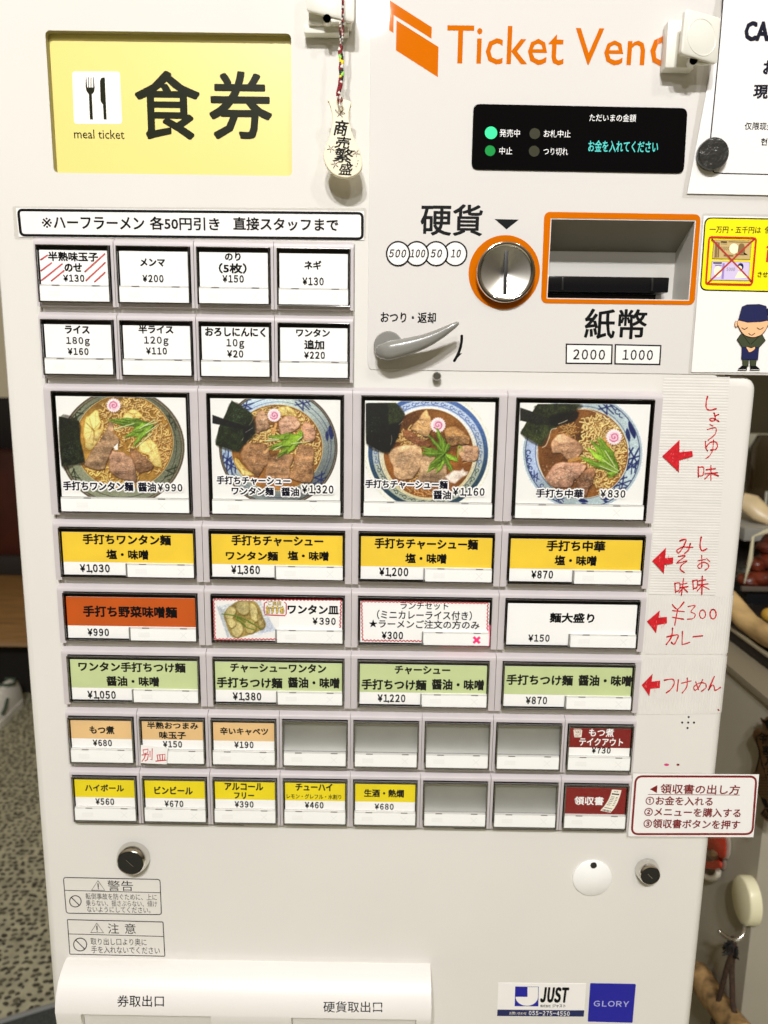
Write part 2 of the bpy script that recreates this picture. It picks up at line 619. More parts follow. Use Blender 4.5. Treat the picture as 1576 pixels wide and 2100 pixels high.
plate(b, ol, 0.0, 0.045, PAINT, 0.007, [hole, hole2], SD, mat('sign_rim', (0.30, 0.27, 0.14), 0.4), nr=6)
b.build('cabinet_door', machine)
b = MB()
b.box(XL + 0.003, XR - 0.003, 0.045, 0.40, 0.02, 1.80, PAINT, 0.004)
b.build('cabinet_body', machine)
b = MB()
b.box(XL - 0.01, XR + 0.01, 0.03, 0.42, 0.0, 0.02, BLACKP, 0.002)
b.build('plinth', machine)

# --- upper right coin panel with the banknote recess
pl = [(0.0125, 1.3163), (0.2950, 1.3163), (0.2950, 1.80), (0.0100, 1.80), (0.0100, 1.324)]
pl += [(0.0100 + 0.0, 1.322), (0.0106, 1.3195), (0.0113, 1.3175)]
b = MB()
plate(b, pl, -0.0006, 0.0005, PANEL, 0.0003, [[(bx0, bz0), (bx1, bz0), (bx1, bz1), (bx0, bz1)]], 0.0006, PANEL)
cp = b.build('coin_panel', machine)
b = MB()
D = 0.030
zc = bz1 - 0.0155
V = [(bx0, 0.0, bz0), (bx1, 0.0, bz0), (bx1, 0.0, bz1), (bx0, 0.0, bz1),
     (bx0, D, bz0), (bx1, D, bz0), (bx1, D, zc), (bx0, D, zc)]
RECESS = mat('recess_plastic', (0.58, 0.56, 0.52), 0.4)
b.add(V, [(0, 1, 5, 4), (1, 2, 6, 5), (3, 0, 4, 7), (4, 5, 6, 7)], RECESS)
b.add(V, [(2, 3, 7, 6)], mat('recess_top_shade', (0.20, 0.185, 0.15), 0.5))  # ceiling face coloured darker to deepen its shade
rec = b.build('banknote_recess', cp)
b = MB()
m0, m1 = at(1124, 600, 0.012)[0], at(1371.5, 600, 0.012)[0]
zt_, zb_ = at(1250, 566, 0.010)[2], at(1250, 598, 0.010)[2]
b.box(bx0 + 0.0003, m1, 0.012, D - 0.0005, zb_, zt_, BLACKG, 0.0012)
b.box(bx0 + 0.0003, m1 - 0.006, 0.020, D - 0.0005, bz0 + 0.0003, zb_ - 0.0003, BLACKG, 0.0006)
b.box(m1 - 0.013, m1 - 0.0115, 0.0108, 0.0122, zb_ + 0.001, zt_ - 0.001, BLACKP, 0.0003)
b.box(bx0 + 0.012, bx0 + 0.0135, 0.0108, 0.0122, zb_ + 0.001, zt_ - 0.001, BLACKP, 0.0003)
b.build('banknote_mouth', cp)

a = Art(-0.0006)
PN = a
L = zm(780, 0, 7.164)
a.poly(L((145, 8), (760, 400), (755, 570), (200, 220), (195, 485), (133, 445)), ORANGE)
a.poly(L((242, 300), (858, 690), (848, 1135), (233, 740)), ORANGE)
a.text('Ticket', 917, 53.3, 1157.6, 132.5, ORANGE, 0.004)
a.text('Ven', 1179.4, 58.5, 1324, 134, ORANGE, 0.004)
a.text('d', 1335, 44, 1379, 136, ORANGE, 0.004)
a.build('brand_lettering', cp)

a = Art(-0.0006)
a.text('硬貨', 863, 418.6, 990.4, 483.8, INK, 0.016)
a.poly([(1014.8, 449.3), (1064.6, 450.4), (1039.2, 470.5)], INK)
for cx, t, x0, x1 in ((934.1, '10', 925, 945.5), (894.9, '50', 883.5, 907), (855.1, '100', 841.5, 872.5), (816.9, '500', 798, 833.5)):
    a.circle(cx, 520.4, 25.2, 26.2, INK)
    a.circle(cx, 520.4, 21.9, 22.9, PAPER)
    a.text(t, x0, 511.5, x1, 528.5, INK, 0.02, 0.22)
a.build('coin_lettering', cp)
a = Art(-0.0006)
a.text('紙幣', 1199.4, 633.4, 1327.2, 695.5, INK, 0.016)
for q, t, bb in ((((1160.6, 704.5), (1257.2, 706), (1256, 747.4), (1160, 746.5)), '2000', (1176, 716.5, 1241.3, 738)),
                 (((1260.9, 705.5), (1357, 707.5), (1354.6, 749), (1260, 747.6)), '1000', (1277.3, 717.3, 1339.4, 738.6))):
    a.poly(list(q), INK)
    c = np.mean(q, 0)
    a.poly([(x + (3 if x < c[0] else -3), y + (3 if y < c[1] else -3)) for x, y in q], PAPER)
    a.text(t, *bb, INK, 0.015)
a.build('banknote_lettering', cp)
a = Art(-0.0006)
a.text('おつり・返却', 781, 639.8, 894.6, 662.6, INK, 0.022)
a.build('return_lettering', cp)
a = Art(-0.0006)
L = zm(740, 620, 6.567)
a.stroke(L((1363, 452), (1358, 540), (1335, 640), (1300, 720), (1262, 788)), 5.6, INK, smooth=True)
a.poly(L((1367, 684), (1310, 690), (1278, 778)), INK)
a.build('down_arrow', cp)

# orange surround of the banknote recess (printed film)
b = MB()
q = [xz(*p, -0.0006) for p in ((1109.7, 621.7), (1424.3, 625.4), (1437.5, 439.8), (1116.6, 434.5))]
og = rquad(q, 0.0045, 6)
e = 0.0007
ho = [(bx0 - e, bz0 - e), (bx1 + e, bz0 - e), (bx1 + e, bz1 + e), (bx0 - e, bz1 + e)]
plate(b, og, -0.0009, 0.0003, ORANGE, 0.0, [ho], 0.0003)
b.build('orange_surround', cp)

# coin slot
cc = at(1034.4, 559, -0.0006)
K = 0.5335 / 1500 * 1.02
b = MB()
b.lathe((cc[0], -0.0009, cc[2]), [(0.0, 0.0), (0.0247, 0.0), (0.0247, 0.0003)], ORANGE, 56)
b.build('orange_disc', cp)
b = MB()
ccx, ccz = cc[0] + 0.0004, cc[2] - 0.0006
b.lathe((ccx, -0.0009, ccz), [(0.0203, 0.0), (0.0203, -0.0052), (0.0199, -0.0062), (0.0185, -0.0066), (0.0176, -0.0062), (0.0172, -0.0054), (0.0170, -0.0050)], CHROME, 64, cap=False)
cs = b.build('coin_slot', machine)
b = MB()
pr = [(0.0170 * (1 - i / 60) + 0.00005, -0.0050 + 0.0046 * i / 60 + (0.000012 if i % 2 else -0.000012)) for i in range(61)]
b.lathe((ccx, -0.0009, ccz), pr, BRUSH, 72, cap=False)
b.sm = [False] * len(b.sm)
b.build('slot_dish', cs)
b = MB()
b.box(ccx - 0.0012, ccx + 0.0012, -0.0056, 0.0005, ccz - 0.0145, ccz + 0.0140, GAP, 0.0002)
b.build('slit', cs)

# display
dq = [xz(*p, -0.0006) for p in ((967, 348), (1402, 356.2), (1409.8, 222.6), (971.2, 213.8))]
b = MB()
plate(b, rquad(dq, 0.0045, 6), -0.0016, 0.001, DISPLAY, 0.0003)
dp = b.build('display_window', machine)
a = Art(-0.0016)
for c, r, m in (((1007.5, 272.3), 12.6, LEDON), ((1005.6, 309), 10.6, LEDMID), ((1097.3, 274), 11.0, LEDOFF), ((1096, 310), 11.0, LEDOFF)):
    a.circle(c[0], c[1], r, r * 1.02, m)
a.text('発売中', 1025, 265, 1066.5, 281, WHITEINK, 0.0)
a.text('中止', 1024.6, 301.9, 1051, 316.9, WHITEINK, 0.0)
a.text('お札中止', 1115.7, 266.6, 1170.6, 282, WHITEINK, 0.0)
a.text('つり切れ', 1115, 303.5, 1165.4, 318.4, WHITEINK, 0.0)
a.text('ただいまの金額', 1209.4, 234, 1304.7, 249.6, WHITEINK, 0.0)
a.text('お金を入れてください', 1206.8, 288.4, 1350.2, 312.4, VFD, 0.008)
a.build('display_lettering', dp)

# return lever
b = MB()
L = zm(740, 620, 6.567)
hc = at(*L((372, 590))[0], -0.004)
b.lathe((hc[0], -0.0006, hc[2]), [(0.0102, 0.0), (0.0102, -0.0055), (0.0094, -0.0066), (0.0, -0.0070)], LEVER, 40)
ctr = L((300, 660), (380, 652), (520, 622), (700, 576), (880, 515), (1040, 441), (1170, 365), (1250, 318), (1296, 288))
hw = [x / 6.567 for x in (112, 128, 122, 108, 90, 72, 54, 42, 30)]
yc = [-0.0125, -0.0135, -0.0140, -0.0145, -0.0152, -0.0158, -0.0163, -0.0165, -0.0165]
V, Fc = [], []
NS = 20
CP = spline([(c[0], c[1]) for c in ctr], False, 4)
tt = np.linspace(0, 1, len(ctr)); t2 = np.linspace(0, 1, len(CP))
HW = np.interp(t2, tt, hw); YC = np.interp(t2, tt, yc)
W3 = [np.array(at(c[0], c[1], y)) for c, y in zip(CP, YC)]
for i, p in enumerate(W3):
    d = W3[min(i + 1, len(W3) - 1)] - W3[max(i - 1, 0)]
    d /= np.linalg.norm(d)
    nrm = np.array([-d[2], 0, d[0]])
    h = HW[i] * 0.515 / 1500 * 1.0
    for k in range(NS):
        t = 2 * math.pi * k / NS
        c_, s_ = math.cos(t), math.sin(t)
        yy = -s_ * (0.0055 if s_ > 0 else 0.0035) * (0.45 + 0.55 * h / 0.0068)
        V.append(p + nrm * h * math.copysign(abs(c_) ** 0.85, c_) + np.array([0, yy, 0]))
n = len(W3)
for i in range(n - 1):
    for k in range(NS):
        Fc.append((i * NS + k, i * NS + (k + 1) % NS, (i + 1) * NS + (k + 1) % NS, (i + 1) * NS + k))
# rounded ends
for i, sgn in ((0, -1), (n - 1, 1)):
    d = (W3[1] - W3[0]) if i == 0 else (W3[-1] - W3[-2])
    d /= np.linalg.norm(d)
    h = HW[i] * 0.515 / 1500
    prev = [i * NS + k for k in range(NS)]
    for st in (0.5, 0.85, 0.98):
        base = len(V)
        for k in range(NS):
            V.append(W3[i] + (np.array(V[i * NS + k]) - W3[i]) * math.sqrt(1 - st * st) + d * sgn * h * st)
        cur = list(range(base, base + NS))
        Fc += [(prev[k], prev[(k + 1) % NS], cur[(k + 1) % NS], cur[k]) for k in range(NS)]
        prev = cur
    Fc.append(tuple(prev))
b.add(V, Fc, LEVER, True)
lv = b.build('return_lever', machine)
b = MB()
pc = at(896.8, 771.6, -0.006)
b.lathe((pc[0], 0.0, pc[2]), [(0.0030, 0.0), (0.0030, -0.0056), (0.0026, -0.0062), (0.0022, -0.0058), (0.0, -0.0058)], STEEL, 24)
b.build('stop_pin', machine)

# --- meal ticket sign
b = MB()
plate(b, [(sx0 - 0.004, sz0 - 0.004), (sx1 + 0.004, sz0 - 0.004), (sx1 + 0.004, sz1 + 0.004), (sx0 - 0.004, sz1 + 0.004)], SD, 0.002, SIGNY)
sp = b.build('meal_ticket_sign', machine)
a = Art(SD)
a.poly(rquad([(148.5, 146.5), (246, 146.5), (251, 254), (152.5, 254)], 7), SIGNW)
L = zm(80, 50, 6.3636)
a.poly(L((668, 1243), (708, 1243), (693, 915), (722, 882), (731, 830), (716, 690), (708, 690), (712, 822), (688, 824), (686, 690), (678, 690), (676, 824), (656, 824),
         (652, 690), (644, 690), (644, 824), (632, 822), (622, 690), (614, 690), (610, 810), (622, 870), (653, 912)), SIGNK)
a.poly(L((848, 1243), (887, 1243), (862, 694), (835, 694), (812, 705), (798, 740), (806, 995), (815, 1015), (838, 1048)), SIGNK)
a.text('食', 277.5, 145, 411, 286.5, SIGNK, 0.016)
a.text('券', 429, 146, 558.5, 286.5, SIGNK, 0.016)
a.text('meal ticket', 152.5, 266, 255.5, 284.5, SIGNK, 0.0)
a.build('sign_lettering', sp)

# --- factory stickers, locks, ticket outlet
def frame_label(quad, r, div, name, texts, tri, ban, lbl):
    mb = MB()
    sheet(mb, quad, 0.0, 0.00025, LABELM, r)
    o = mb.build(name, machine)
    o['label'] = lbl
    ar = Art(-0.00025)
    c = rquad(quad, r / 0.00036 if r else 3, 5)
    ar.stroke(c, 1.7, INK, closed=True)
    ar.stroke(list(div), 1.4, INK)
    for t in texts: ar.text(*t, INK, 0.0)
    ar.stroke(list(tri), 1.7, INK, closed=True)
    tx = sum(p[0] for p in tri) / 3
    ty = max(p[1] for p in tri)
    ar.stroke([(tx - 0.3, ty - 14), (tx + 0.2, ty - 6.5)], 2.2, INK)
    ar.circle(tx + 0.4, ty - 3.4, 1.2, 1.2, INK)
    (bxx, byy), rr = ban
    ar.stroke([(bxx + rr * math.cos(k * math.pi / 14), byy + rr * 0.98 * math.sin(k * math.pi / 14)) for k in range(28)], 1.8, INK, closed=True)
    ar.stroke([(bxx - rr * 0.7, byy - rr * 0.7), (bxx + rr * 0.7, byy + rr * 0.7)], 1.8, INK)
    ar.build('label_lettering', o)

frame_label([(130.5, 1799.5), (328.6, 1803.6), (331.5, 1875.8), (136.5, 1872.6)], 0.002, ((134.5, 1825.9), (329.4, 1830.8)), 'warning_label',
            [('警告', 221, 1806, 273.4, 1827), ('転倒事故を防ぐために、上に', 176.3, 1832.5, 322, 1845.5), ('乗らない、揺さぶらない、傾け', 177, 1846.5, 322.5, 1859), ('ないようにしてください。', 179, 1859.6, 309, 1871.5)],
            [(188.5, 1825.3), (215.5, 1825.8), (201.5, 1805.8)], ((155.2, 1848.2), 11.8), 'rounded warning label headed 警告')
frame_label([(138.6, 1886), (334.7, 1890.9), (338.4, 1961), (143.9, 1956.7)], 0.0006, ((140.6, 1915.2), (335.5, 1920.5)), 'warning_label',
            [('注', 221.8, 1893.5, 244.2, 1914.5), ('意', 256.3, 1894, 278.7, 1915), ('取り出し口より奥に', 186.5, 1924, 301, 1938.5), ('手を入れないでください', 188, 1941, 328.2, 1955.5)],
            [(186.5, 1912.3), (213, 1912.8), (199, 1893)], ((165, 1936.8), 13.4), 'square cornered label headed 注意')

def lock(px, py, k, face_dx, face_dy, name_lbl):
    c = at(px, py, -0.004)
    mb = MB()
    mb.lathe((c[0], 0.0, c[2]), [(0.0132 * k, 0.0), (0.0132 * k, -0.0018), (0.0126 * k, -0.0045), (0.0113 * k, -0.0076), (0.0104 * k, -0.0084), (0.0100 * k, -0.0078)], CHROME, 44, cap=False)
    o = mb.build('cabinet_lock', machine)
    o['label'] = name_lbl
    mb = MB()
    mb.lathe((c[0], 0.0, c[2]), [(0.0101 * k, -0.0074), (0.0098 * k, -0.0080), (0.0, -0.0081)], BLACKG, 40)
    mb.build('lock_core', o)
    mb = MB()
    mb.tube([(c[0] - 0.0032 * k, -0.0082, c[2] + 0.0026 * k), (c[0] + 0.0022 * k, -0.0082, c[2] - 0.0030 * k)], 0.00035, STEEL, 6)
    mb.build('keyway', o)
lock(271.5, 1763, 1.0, 0, 0, 'large chrome lock above the warning labels')
lock(1330.5, 1789, 0.73, 0, 0, 'small silver lock beside the white disc')

b = MB()
c = at(1214.6, 1799.5, 0)
b.lathe((c[0], 0.0, c[2]), [(0.0157, 0.0), (0.0157, -0.0012), (0.0150, -0.0018), (0.0, -0.0018)], mat('disc_white', (0.88, 0.875, 0.85), 0.35), 48)
dc = b.build('keyhole_cover', machine)
c2 = at(1218, 1774.5, -0.002)
b = MB()
b.lathe((c2[0], -0.0018, c2[2]), [(0.0026, 0.0), (0.0024, -0.0008), (0.0012, -0.0010), (0.0, -0.0006)], BLACKP, 20)
b.build('screw', dc)

a = Art(0.0)
for p in ((1412.7, 1470.5), (1399.5, 1481.8), (1411.8, 1481.8), (1423.7, 1481.8), (1410.5, 1492.8)):
    a.circle(p[0], p[1], 2.3, 2.2, GAP, 14)
a.build('speaker_holes', machine)
PINK = mat('pink_ink', rgb(206, 60, 120), 0.5)
a = Art(0.0)
a.circle(1367.4, 1568.3, 5.4, 2.6, PINK, 14)
a.circle(1391, 1568.3, 3.2, 2.2, MAROON, 14)
a.build('ink_spot', machine)

# ticket and change outlet hood
hx0, hx1 = at(139, 1966, 0)[0] - 0.0005, at(882.5, 1984, 0)[0]
ztop = at(500, 1972, 0)[2] + 0.001
prof = [(0.0, ztop), (-0.0050, ztop - 0.0004), (-0.0115, ztop - 0.0028), (-0.0175, ztop - 0.0075), (-0.0220, ztop - 0.0135), (-0.0248, ztop - 0.0200), (-0.0260, ztop - 0.027), (-0.0262, ztop - 0.034)]
zlip = at(600, 2088, -0.0262)[2]
prof = [p for p in prof if p[1] > zlip + 0.001] + [(-0.0260, zlip), (-0.0245, zlip - 0.0012), (-0.0200, zlip - 0.0016)]
b = MB()
def prism(mb, prof, x0, x1, m, caps=True, smooth=True):
    n = len(prof)
    V = [(x0, y, z) for y, z in prof] + [(x1, y, z) for y, z in prof]
    mb.add(V, [(i, i + 1, n + i + 1, n + i) for i in range(n - 1)], m, smooth)
    if caps:
        mb.add(V[:n], [tuple(range(n))], m)
        mb.add(V[n:], [tuple(range(n))[::-1]], m)
prism(b, prof + [(0.0, zlip - 0.0016)], hx0, hx1, HOODM)
hood = b.build('outlet_hood', machine)
b = MB()
def px2x(px): return at(px, 2085, -0.0262)[0]
posts = [(hx0, px2x(166)), (px2x(432), px2x(598)), (px2x(854), hx1)]
for x0, x1 in posts:
    b = MB()
    prism(b, [(0.0, zlip + 0.001), (-0.0257, zlip + 0.001), (-0.0257, zlip - 0.004), (-0.0235, zlip - 0.012), (-0.0210, zlip - 0.06), (0.0, zlip - 0.06)], x0 + 0.0002, x1 - 0.0002, HOODM)
    b.build('outlet_post', hood)
for x0, x1 in ((posts[0][1], posts[1][0]), (posts[1][1], posts[2][0])):
    b = MB()
    prism(b, [(-0.0225, zlip - 0.0018), (-0.0195, zlip - 0.009), (-0.0160, zlip - 0.060)], x0, x1, HOODM, False)
    b.build('outlet_flap', hood)
_pz = sorted((z, y) for y, z in prof)
def on_hood(px, py, lift):
    Y = -0.025
    for _ in range(4):
        p = at(px, py, Y)
        Y = float(np.interp(p[2], [q[0] for q in _pz], [q[1] for q in _pz]))
    p = at(px, py, Y - 0.00012 - lift)
    return (float(p[0]), float(p[1]), float(p[2]))
a = Art(0, fn=on_hood)
a.text('券取出口', 240.9, 2041.2, 336.5, 2064.8, INK, 0.004)
a.build('outlet_lettering', hood)
a = Art(0, fn=on_hood)
a.text('硬貨取出口', 663.7, 2053.6, 784.3, 2076.4, INK, 0.004)
a.build('outlet_lettering', hood)

# maker stickers
b = MB()
sheet(b, [(1022.6, 2015.5), (1202.4, 2016.9), (1197.7, 2085), (1019.8, 2083.6)], 0.0, 0.0003, PAPER)
js = b.build('service_sticker', machine)
a = Art(-0.0003)
a.poly([(1020.6, 2070.4), (1198.7, 2071.9), (1197.7, 2085), (1019.8, 2083.6)], NAVY)
a.poly([(1056.9, 2023), (1105.3, 2023.4), (1104.5, 2063.8), (1056, 2063.4)], BLUE)
L = zm(740, 1700, 2.1297)
arc = [(726 + 49 * math.cos(t), 733 + 39 * math.sin(t)) for t in np.linspace(0, math.pi, 20)]
a.poly(L((729, 690), (775, 690), *arc, (677, 733), (729, 733)), PAPER)
a.text('JUST', 1108.5, 2024, 1167.2, 2056.5, INK, 0.035, 0.12)
a.text('株式会社', 1108.5, 2060, 1129.7, 2065.6, INK, 0.01)
a.text('ジャスト', 1133.4, 2059, 1160.2, 2065.8, INK, 0.02)
a.text('お問い合わせ', 1045, 2074.4, 1080, 2080.6, CREAMINK, 0.0)
a.text('055-275-4550', 1085, 2073, 1168.6, 2082, WHITEINK, 0.01)
a.build('sticker_lettering', js)
b = MB()
sheet(b, [(1210.9, 2016), (1304.3, 2017.8), (1297.3, 2096.7), (1205.7, 2094.4)], 0.0, 0.0004, BLUE, 0.0010)
gs = b.build('maker_plate', machine)
a = Art(-0.0004)
a.text('GLORY', 1218, 2052.6, 1290.2, 2064.4, mat('pale_blue_ink', rgb(176, 180, 226), 0.5), 0.008)
a.build('plate_lettering', gs)

# ================================================================== MENU BUTTONS
CY = F - 0.0004          # front of the label cards
SY = F - 0.0022          # front of the status window
VY = F - 0.0031          # front of the clear cover
DIVM = mat('divider_grey', (0.72, 0.71, 0.68), 0.25)
TABM = mat('divider_tab', (0.22, 0.215, 0.20), 0.3)

RIM = clear_mat('cover_rim', (0.75, 0.75, 0.74), (1, 1, 1), 0.12, 0.22)

def bezel(x0, w, zt, H, side):
    x1 = x0 + w
    g = 0.00018
    mb = MB()
    zb = zt - H
    zo = zt - 0.0027
    # upper bar with sloping top
    prism(mb, [(-0.0001, zo), (F, zo), (F, zt - 0.0003), (F + 0.0004, zt + 0.0002), (F * 0.5, zt + 0.0012), (-0.0001, zt + 0.0024)], x0 + g, x1 - g, BEZEL, True, False)
    for a0, a1 in ((x0 + g, x0 + side), (x1 - side, x1 - g)):
        mb.box(a0, a1, F, -0.0001, zb, zo, BEZEL, 0.0)
    # lower bar falling back between the legs
    zc_ = zt - (H - 0.0030 if H < 0.05 else H - 0.0026)
    prism(mb, [(-0.0001, zc_ + 0.001), (F + 0.0012, zc_ + 0.001), (F + 0.0016, zc_), (F * 0.5, zb + 0.0006), (-0.0001, zb)], x0 + side, x1 - side, BEZEL, False, False)
    mb.add([(x0 + side, -0.0004, zb + 0.001), (x1 - side, -0.0004, zb + 0.001), (x1 - side, -0.0004, zo), (x0 + side, -0.0004, zo)], [(0, 1, 2, 3)], WELL)
    return mb

def put_plate(name, parent, x0, x1, z0, z1, Y, th, m, r=0.0003):
    mb = MB()
    plate(mb, rrect(x0, z0, x1, z1, max(r, 0.0001), 3), Y, th, m)
    return mb.build(name, parent)

def cover(parent, x0, x1, z0, z1):
    """clear cap: front pane, rim walls"""
    mb = MB()
    mb.add([(x0, VY, z0), (x1, VY, z0), (x1, VY, z1), (x0, VY, z1)], [(0, 1, 2, 3)], COVER)
    t = 0.0007
    yb = F + 0.0035
    for (a0, a1, c0, c1) in ((x0, x0 + t, z0, z1), (x1 - t, x1, z0, z1), (x0 + t, x1 - t, z0, z0 + t), (x0 + t, x1 - t, z1 - t, z1)):
        mb.box(a0, a1, VY + 0.0002, yb, c0, c1, EDGE)
    for p, q in (((x0, z0), (x1, z0)), ((x1, z0), (x1, z1)), ((x1, z1), (x0, z1)), ((x0, z1), (x0, z0))):
        mb.tube([(p[0], VY + 0.0002, p[1]), (q[0], VY + 0.0002, q[1])], 0.00026, RIM, 6)
    return mb.build('clear_cover', parent)

def status(parent, x0, x1, z0, z1, lit=False):
    o = put_plate('status_window', parent, x0, x1, z0, z1, SY, 0.0018, STRIP)
    mb = MB()
    y = SY - 0.00004
    w = x1 - x0
    h = z1 - z0
    xa, za = x0 + w * (0.79 if w > 0.06 else 0.81), z0 + h * 0.5
    d = 0.0024
    m = REDGLOW if lit else FAINT
    tk = 0.0007 if lit else 0.00016
    for s_ in (1, -1):
        mb.add([(xa - d - tk * s_, y, za - d * s_ + tk), (xa - d + tk * s_, y, za - d * s_ - tk), (xa + d + tk * s_, y, za + d * s_ - tk), (xa + d - tk * s_, y, za + d * s_ + tk)], [(0, 1, 2, 3)], m)
        y -= 0.00003
    if not lit:
        xb, zb = x0 + w * 0.12, z0 + h * 0.32
        mb.add([(xb, y, zb), (xb + 0.0085, y, zb), (xb + 0.0085, y, zb + 0.0038), (xb, y, zb + 0.0038)], [(0, 1, 2, 3)], mat('faint_patch', (0.905, 0.90, 0.88), 0.5))
    mb.build('lamp_mark', o)
    mb = MB()
    mb.box(x0, x1, SY + 0.0002, F, z1 + 0.00015, z1 + 0.0010, DIVM)
    for f in (0.18, 0.76):
        mb.box(x0 + w * f, x0 + w * f + 0.0052, SY - 0.0002, SY + 0.0002, z1 + 0.0002, z1 + 0.0009, TABM)
    mb.build('divider', parent)
    return o

BUTTONS = {}

def make_button(row, col, big, label):
    zt = ROWZ[row]
    w = PITCH * (2 if big else 1)
    x0 = -0.22 + col * w
    H = HL if row == 2 else (HM if row in (3, 4, 5) else HS)
    side = 0.0060 if row == 2 else (0.0048 if big else 0.0021)
    o = bezel(x0, w, zt, H, side).build('menu_button', machine)
    o['label'] = label
    ci = 0.0088 if row == 2 else (0.0068 if big else 0.0040)
    cx0, cx1 = x0 + ci, x0 + w - ci
    zb = zt - (0.0900 if row == 2 else (0.0402 if big else 0.0411))
    cover(o, x0 + side + 0.0006, x0 + w - side - 0.0006, zb, zt - 0.0032)
    BUTTONS[(row, col)] = o
    return o, cx0, cx1, zt

def small_button(row, col, label, top=None, lines=(), split=0.0, blank=False, sdiv=0.0224):
    o, x0, x1, zt = make_button(row, col, False, label)
    z1, z0 = zt - 0.0063, zt - 0.0290
    if blank:
        mb = MB()
        pf = []
        zq, yq = z0 + 0.0002, F - 0.0004
        for i in range(15):                     # arc shaped to grade the shade: leans up at foot, upright at head
            pf.insert(0, (yq, zq))
            an = math.radians(40 - 46 * i / 14)
            dz = (z1 + 0.0015 - z0) / 14
            zq += dz
            yq += dz * math.tan(an) * 0.72
        yo = max(p[0] for p in pf) - (F + 0.0018)
        if yo > 0: pf = [(p[0] - yo * (p[1] - z0) / (z1 - z0), p[1]) for p in pf]
        n = len(pf)
        V = [(x0 - 0.001, y, z) for y, z in pf] + [(x1 + 0.001, y, z) for y, z in pf]
        mb.add(V, [(i, i + 1, n + i + 1, n + i) for i in range(n - 1)], GREYBACK, True)
        mb.build('blank_card', o)
    else:
        put_plate('label_card', o, x0, x1, z0, z1, CY, 0.0004, CARD)
        if top:
            put_plate('colour_band', o, x0, x1, z1 - split, z1, CY - 0.00006, 0.00006, top, 0.0001)
    status(o, x0 - 0.0004, x1 + 0.0004, zt - 0.0402, zt - 0.0303)
    if lines:
        a = Art(CY - 0.0001)
        for t in lines:
            a.text(t[0], t[1], t[2], t[3], t[4], t[5] if len(t) > 5 else INK, t[6] if len(t) > 6 else 0.034)
        a.build('lettering', o)
    return o

def wide_button(row, col, label, top=None, lines=(), lit=False):
    o, x0, x1, zt = make_button(row, col, True, label)
    z1, z0 = zt - 0.0066, zt - 0.0388
    put_plate('label_card', o, x0, x1, z0, z1, CY, 0.0004, CARD)
    if top:
        put_plate('colour_band', o, x0, x1, zt - 0.0291, z1, CY - 0.00006, 0.00006, top, 0.0001)
    status(o, x0 - 0.0068 + 0.0545, x1 + 0.0003, zt - 0.0399, zt - 0.0304, lit)
    mb = MB()
    xa = x0 - 0.0068 + 0.0540
    mb.box(xa - 0.0009, xa, SY + 0.0002, F, zt - 0.0400, zt - 0.0297, TABM)
    mb.build('notch_wall', o)
    if lines:
        a = Art(CY - 0.0001)
        for t in lines:
            a.text(t[0], t[1], t[2], t[3], t[4], t[5] if len(t) > 5 else INK, t[6] if len(t) > 6 else 0.036)
        a.build('lettering', o)
    return o
P0 = 0.026
B18 = 0.024
b11 = small_button(0, 0, 'button for 半熟味玉子のせ crossed with red pen strokes', None, [('半熟味玉子', 98.9, 516.4, 201.6, 536), ('のせ', 132.6, 539.6, 168.8, 557.6), ('¥130', 130.2, 563, 173.6, 578, INK, P0)])
small_button(0, 1, 'white button for メンマ at ¥200', None, [('メンマ', 287.9, 530, 339, 546.5), ('¥200', 292.7, 563.5, 336, 579, INK, P0)])
small_button(0, 2, 'white button for のり at ¥150', None, [('のり', 461.5, 517.9, 494.3, 535), ('（5枚）', 449, 539.6, 506.5, 561), ('¥150', 456.7, 564, 500.6, 579.6, INK, P0)])
small_button(0, 3, 'white button for ネギ at ¥130', None, [('ネギ', 624.5, 534.3, 659.7, 553), ('¥130', 620.6, 568.8, 664.5, 585.4, INK, P0)])
small_button(1, 0, 'white button for ライス 180g', None, [('ライス', 133.6, 667.4, 184.2, 684.5), ('180g', 136.5, 691, 184.7, 710, INK, 0.022), ('¥160', 139.4, 713.4, 182.3, 728, INK, P0)])
small_button(1, 1, 'white button for 半ライス 120g', None, [('半ライス', 284.5, 666.4, 355.9, 684.5), ('120g', 296, 690, 346.2, 709.5, INK, 0.022), ('¥110', 300, 712.4, 342.9, 727, INK, P0)])
small_button(1, 2, 'white button for おろしにんにく 10g', None, [('おろしにんにく', 421, 671.5, 545, 690.5), ('10g', 464.9, 694.9, 501.5, 715.5, INK, 0.022), ('¥20', 466.3, 718, 499.6, 733.4, INK, P0)])
small_button(1, 3, 'white button for ワンタン追加', None, [('ワンタン', 607.6, 674.3, 677, 691), ('追加', 624.5, 696.8, 665.5, 716.6), ('¥220', 624, 721, 667, 735.9, INK, P0)])

YB = 'amber banded button for '
wide_button(3, 0, YB + '手打ちワンタン麺 塩・味噌', CARDY, [('手打ちワンタン麺', 169.9, 1095.8, 351, 1117.6), ('塩・味噌', 218.6, 1127.2, 304.8, 1147.4), ('¥1,030', 164.5, 1156.8, 225.6, 1173.4, INK, P0)])
wide_button(3, 1, YB + '手打ちチャーシューワンタン麺 塩・味噌', CARDY, [('手打ちチャーシュー', 475.1, 1098.2, 663.6, 1120), ('ワンタン麺', 463.6, 1130.2, 570.8, 1149.6), ('塩・味噌', 590.6, 1130.2, 674.7, 1149.6), ('¥1,360', 474.7, 1159.4, 533.7, 1177, INK, P0)])
wide_button(3, 2, YB + '手打ちチャーシュー麺 塩・味噌', CARDY, [('手打ちチャーシュー麺', 768.6, 1104.4, 981, 1126.6), ('塩・味噌', 831.7, 1135, 916.2, 1155.6), ('¥1,200', 778, 1163.8, 837.9, 1181.4, INK, P0)])
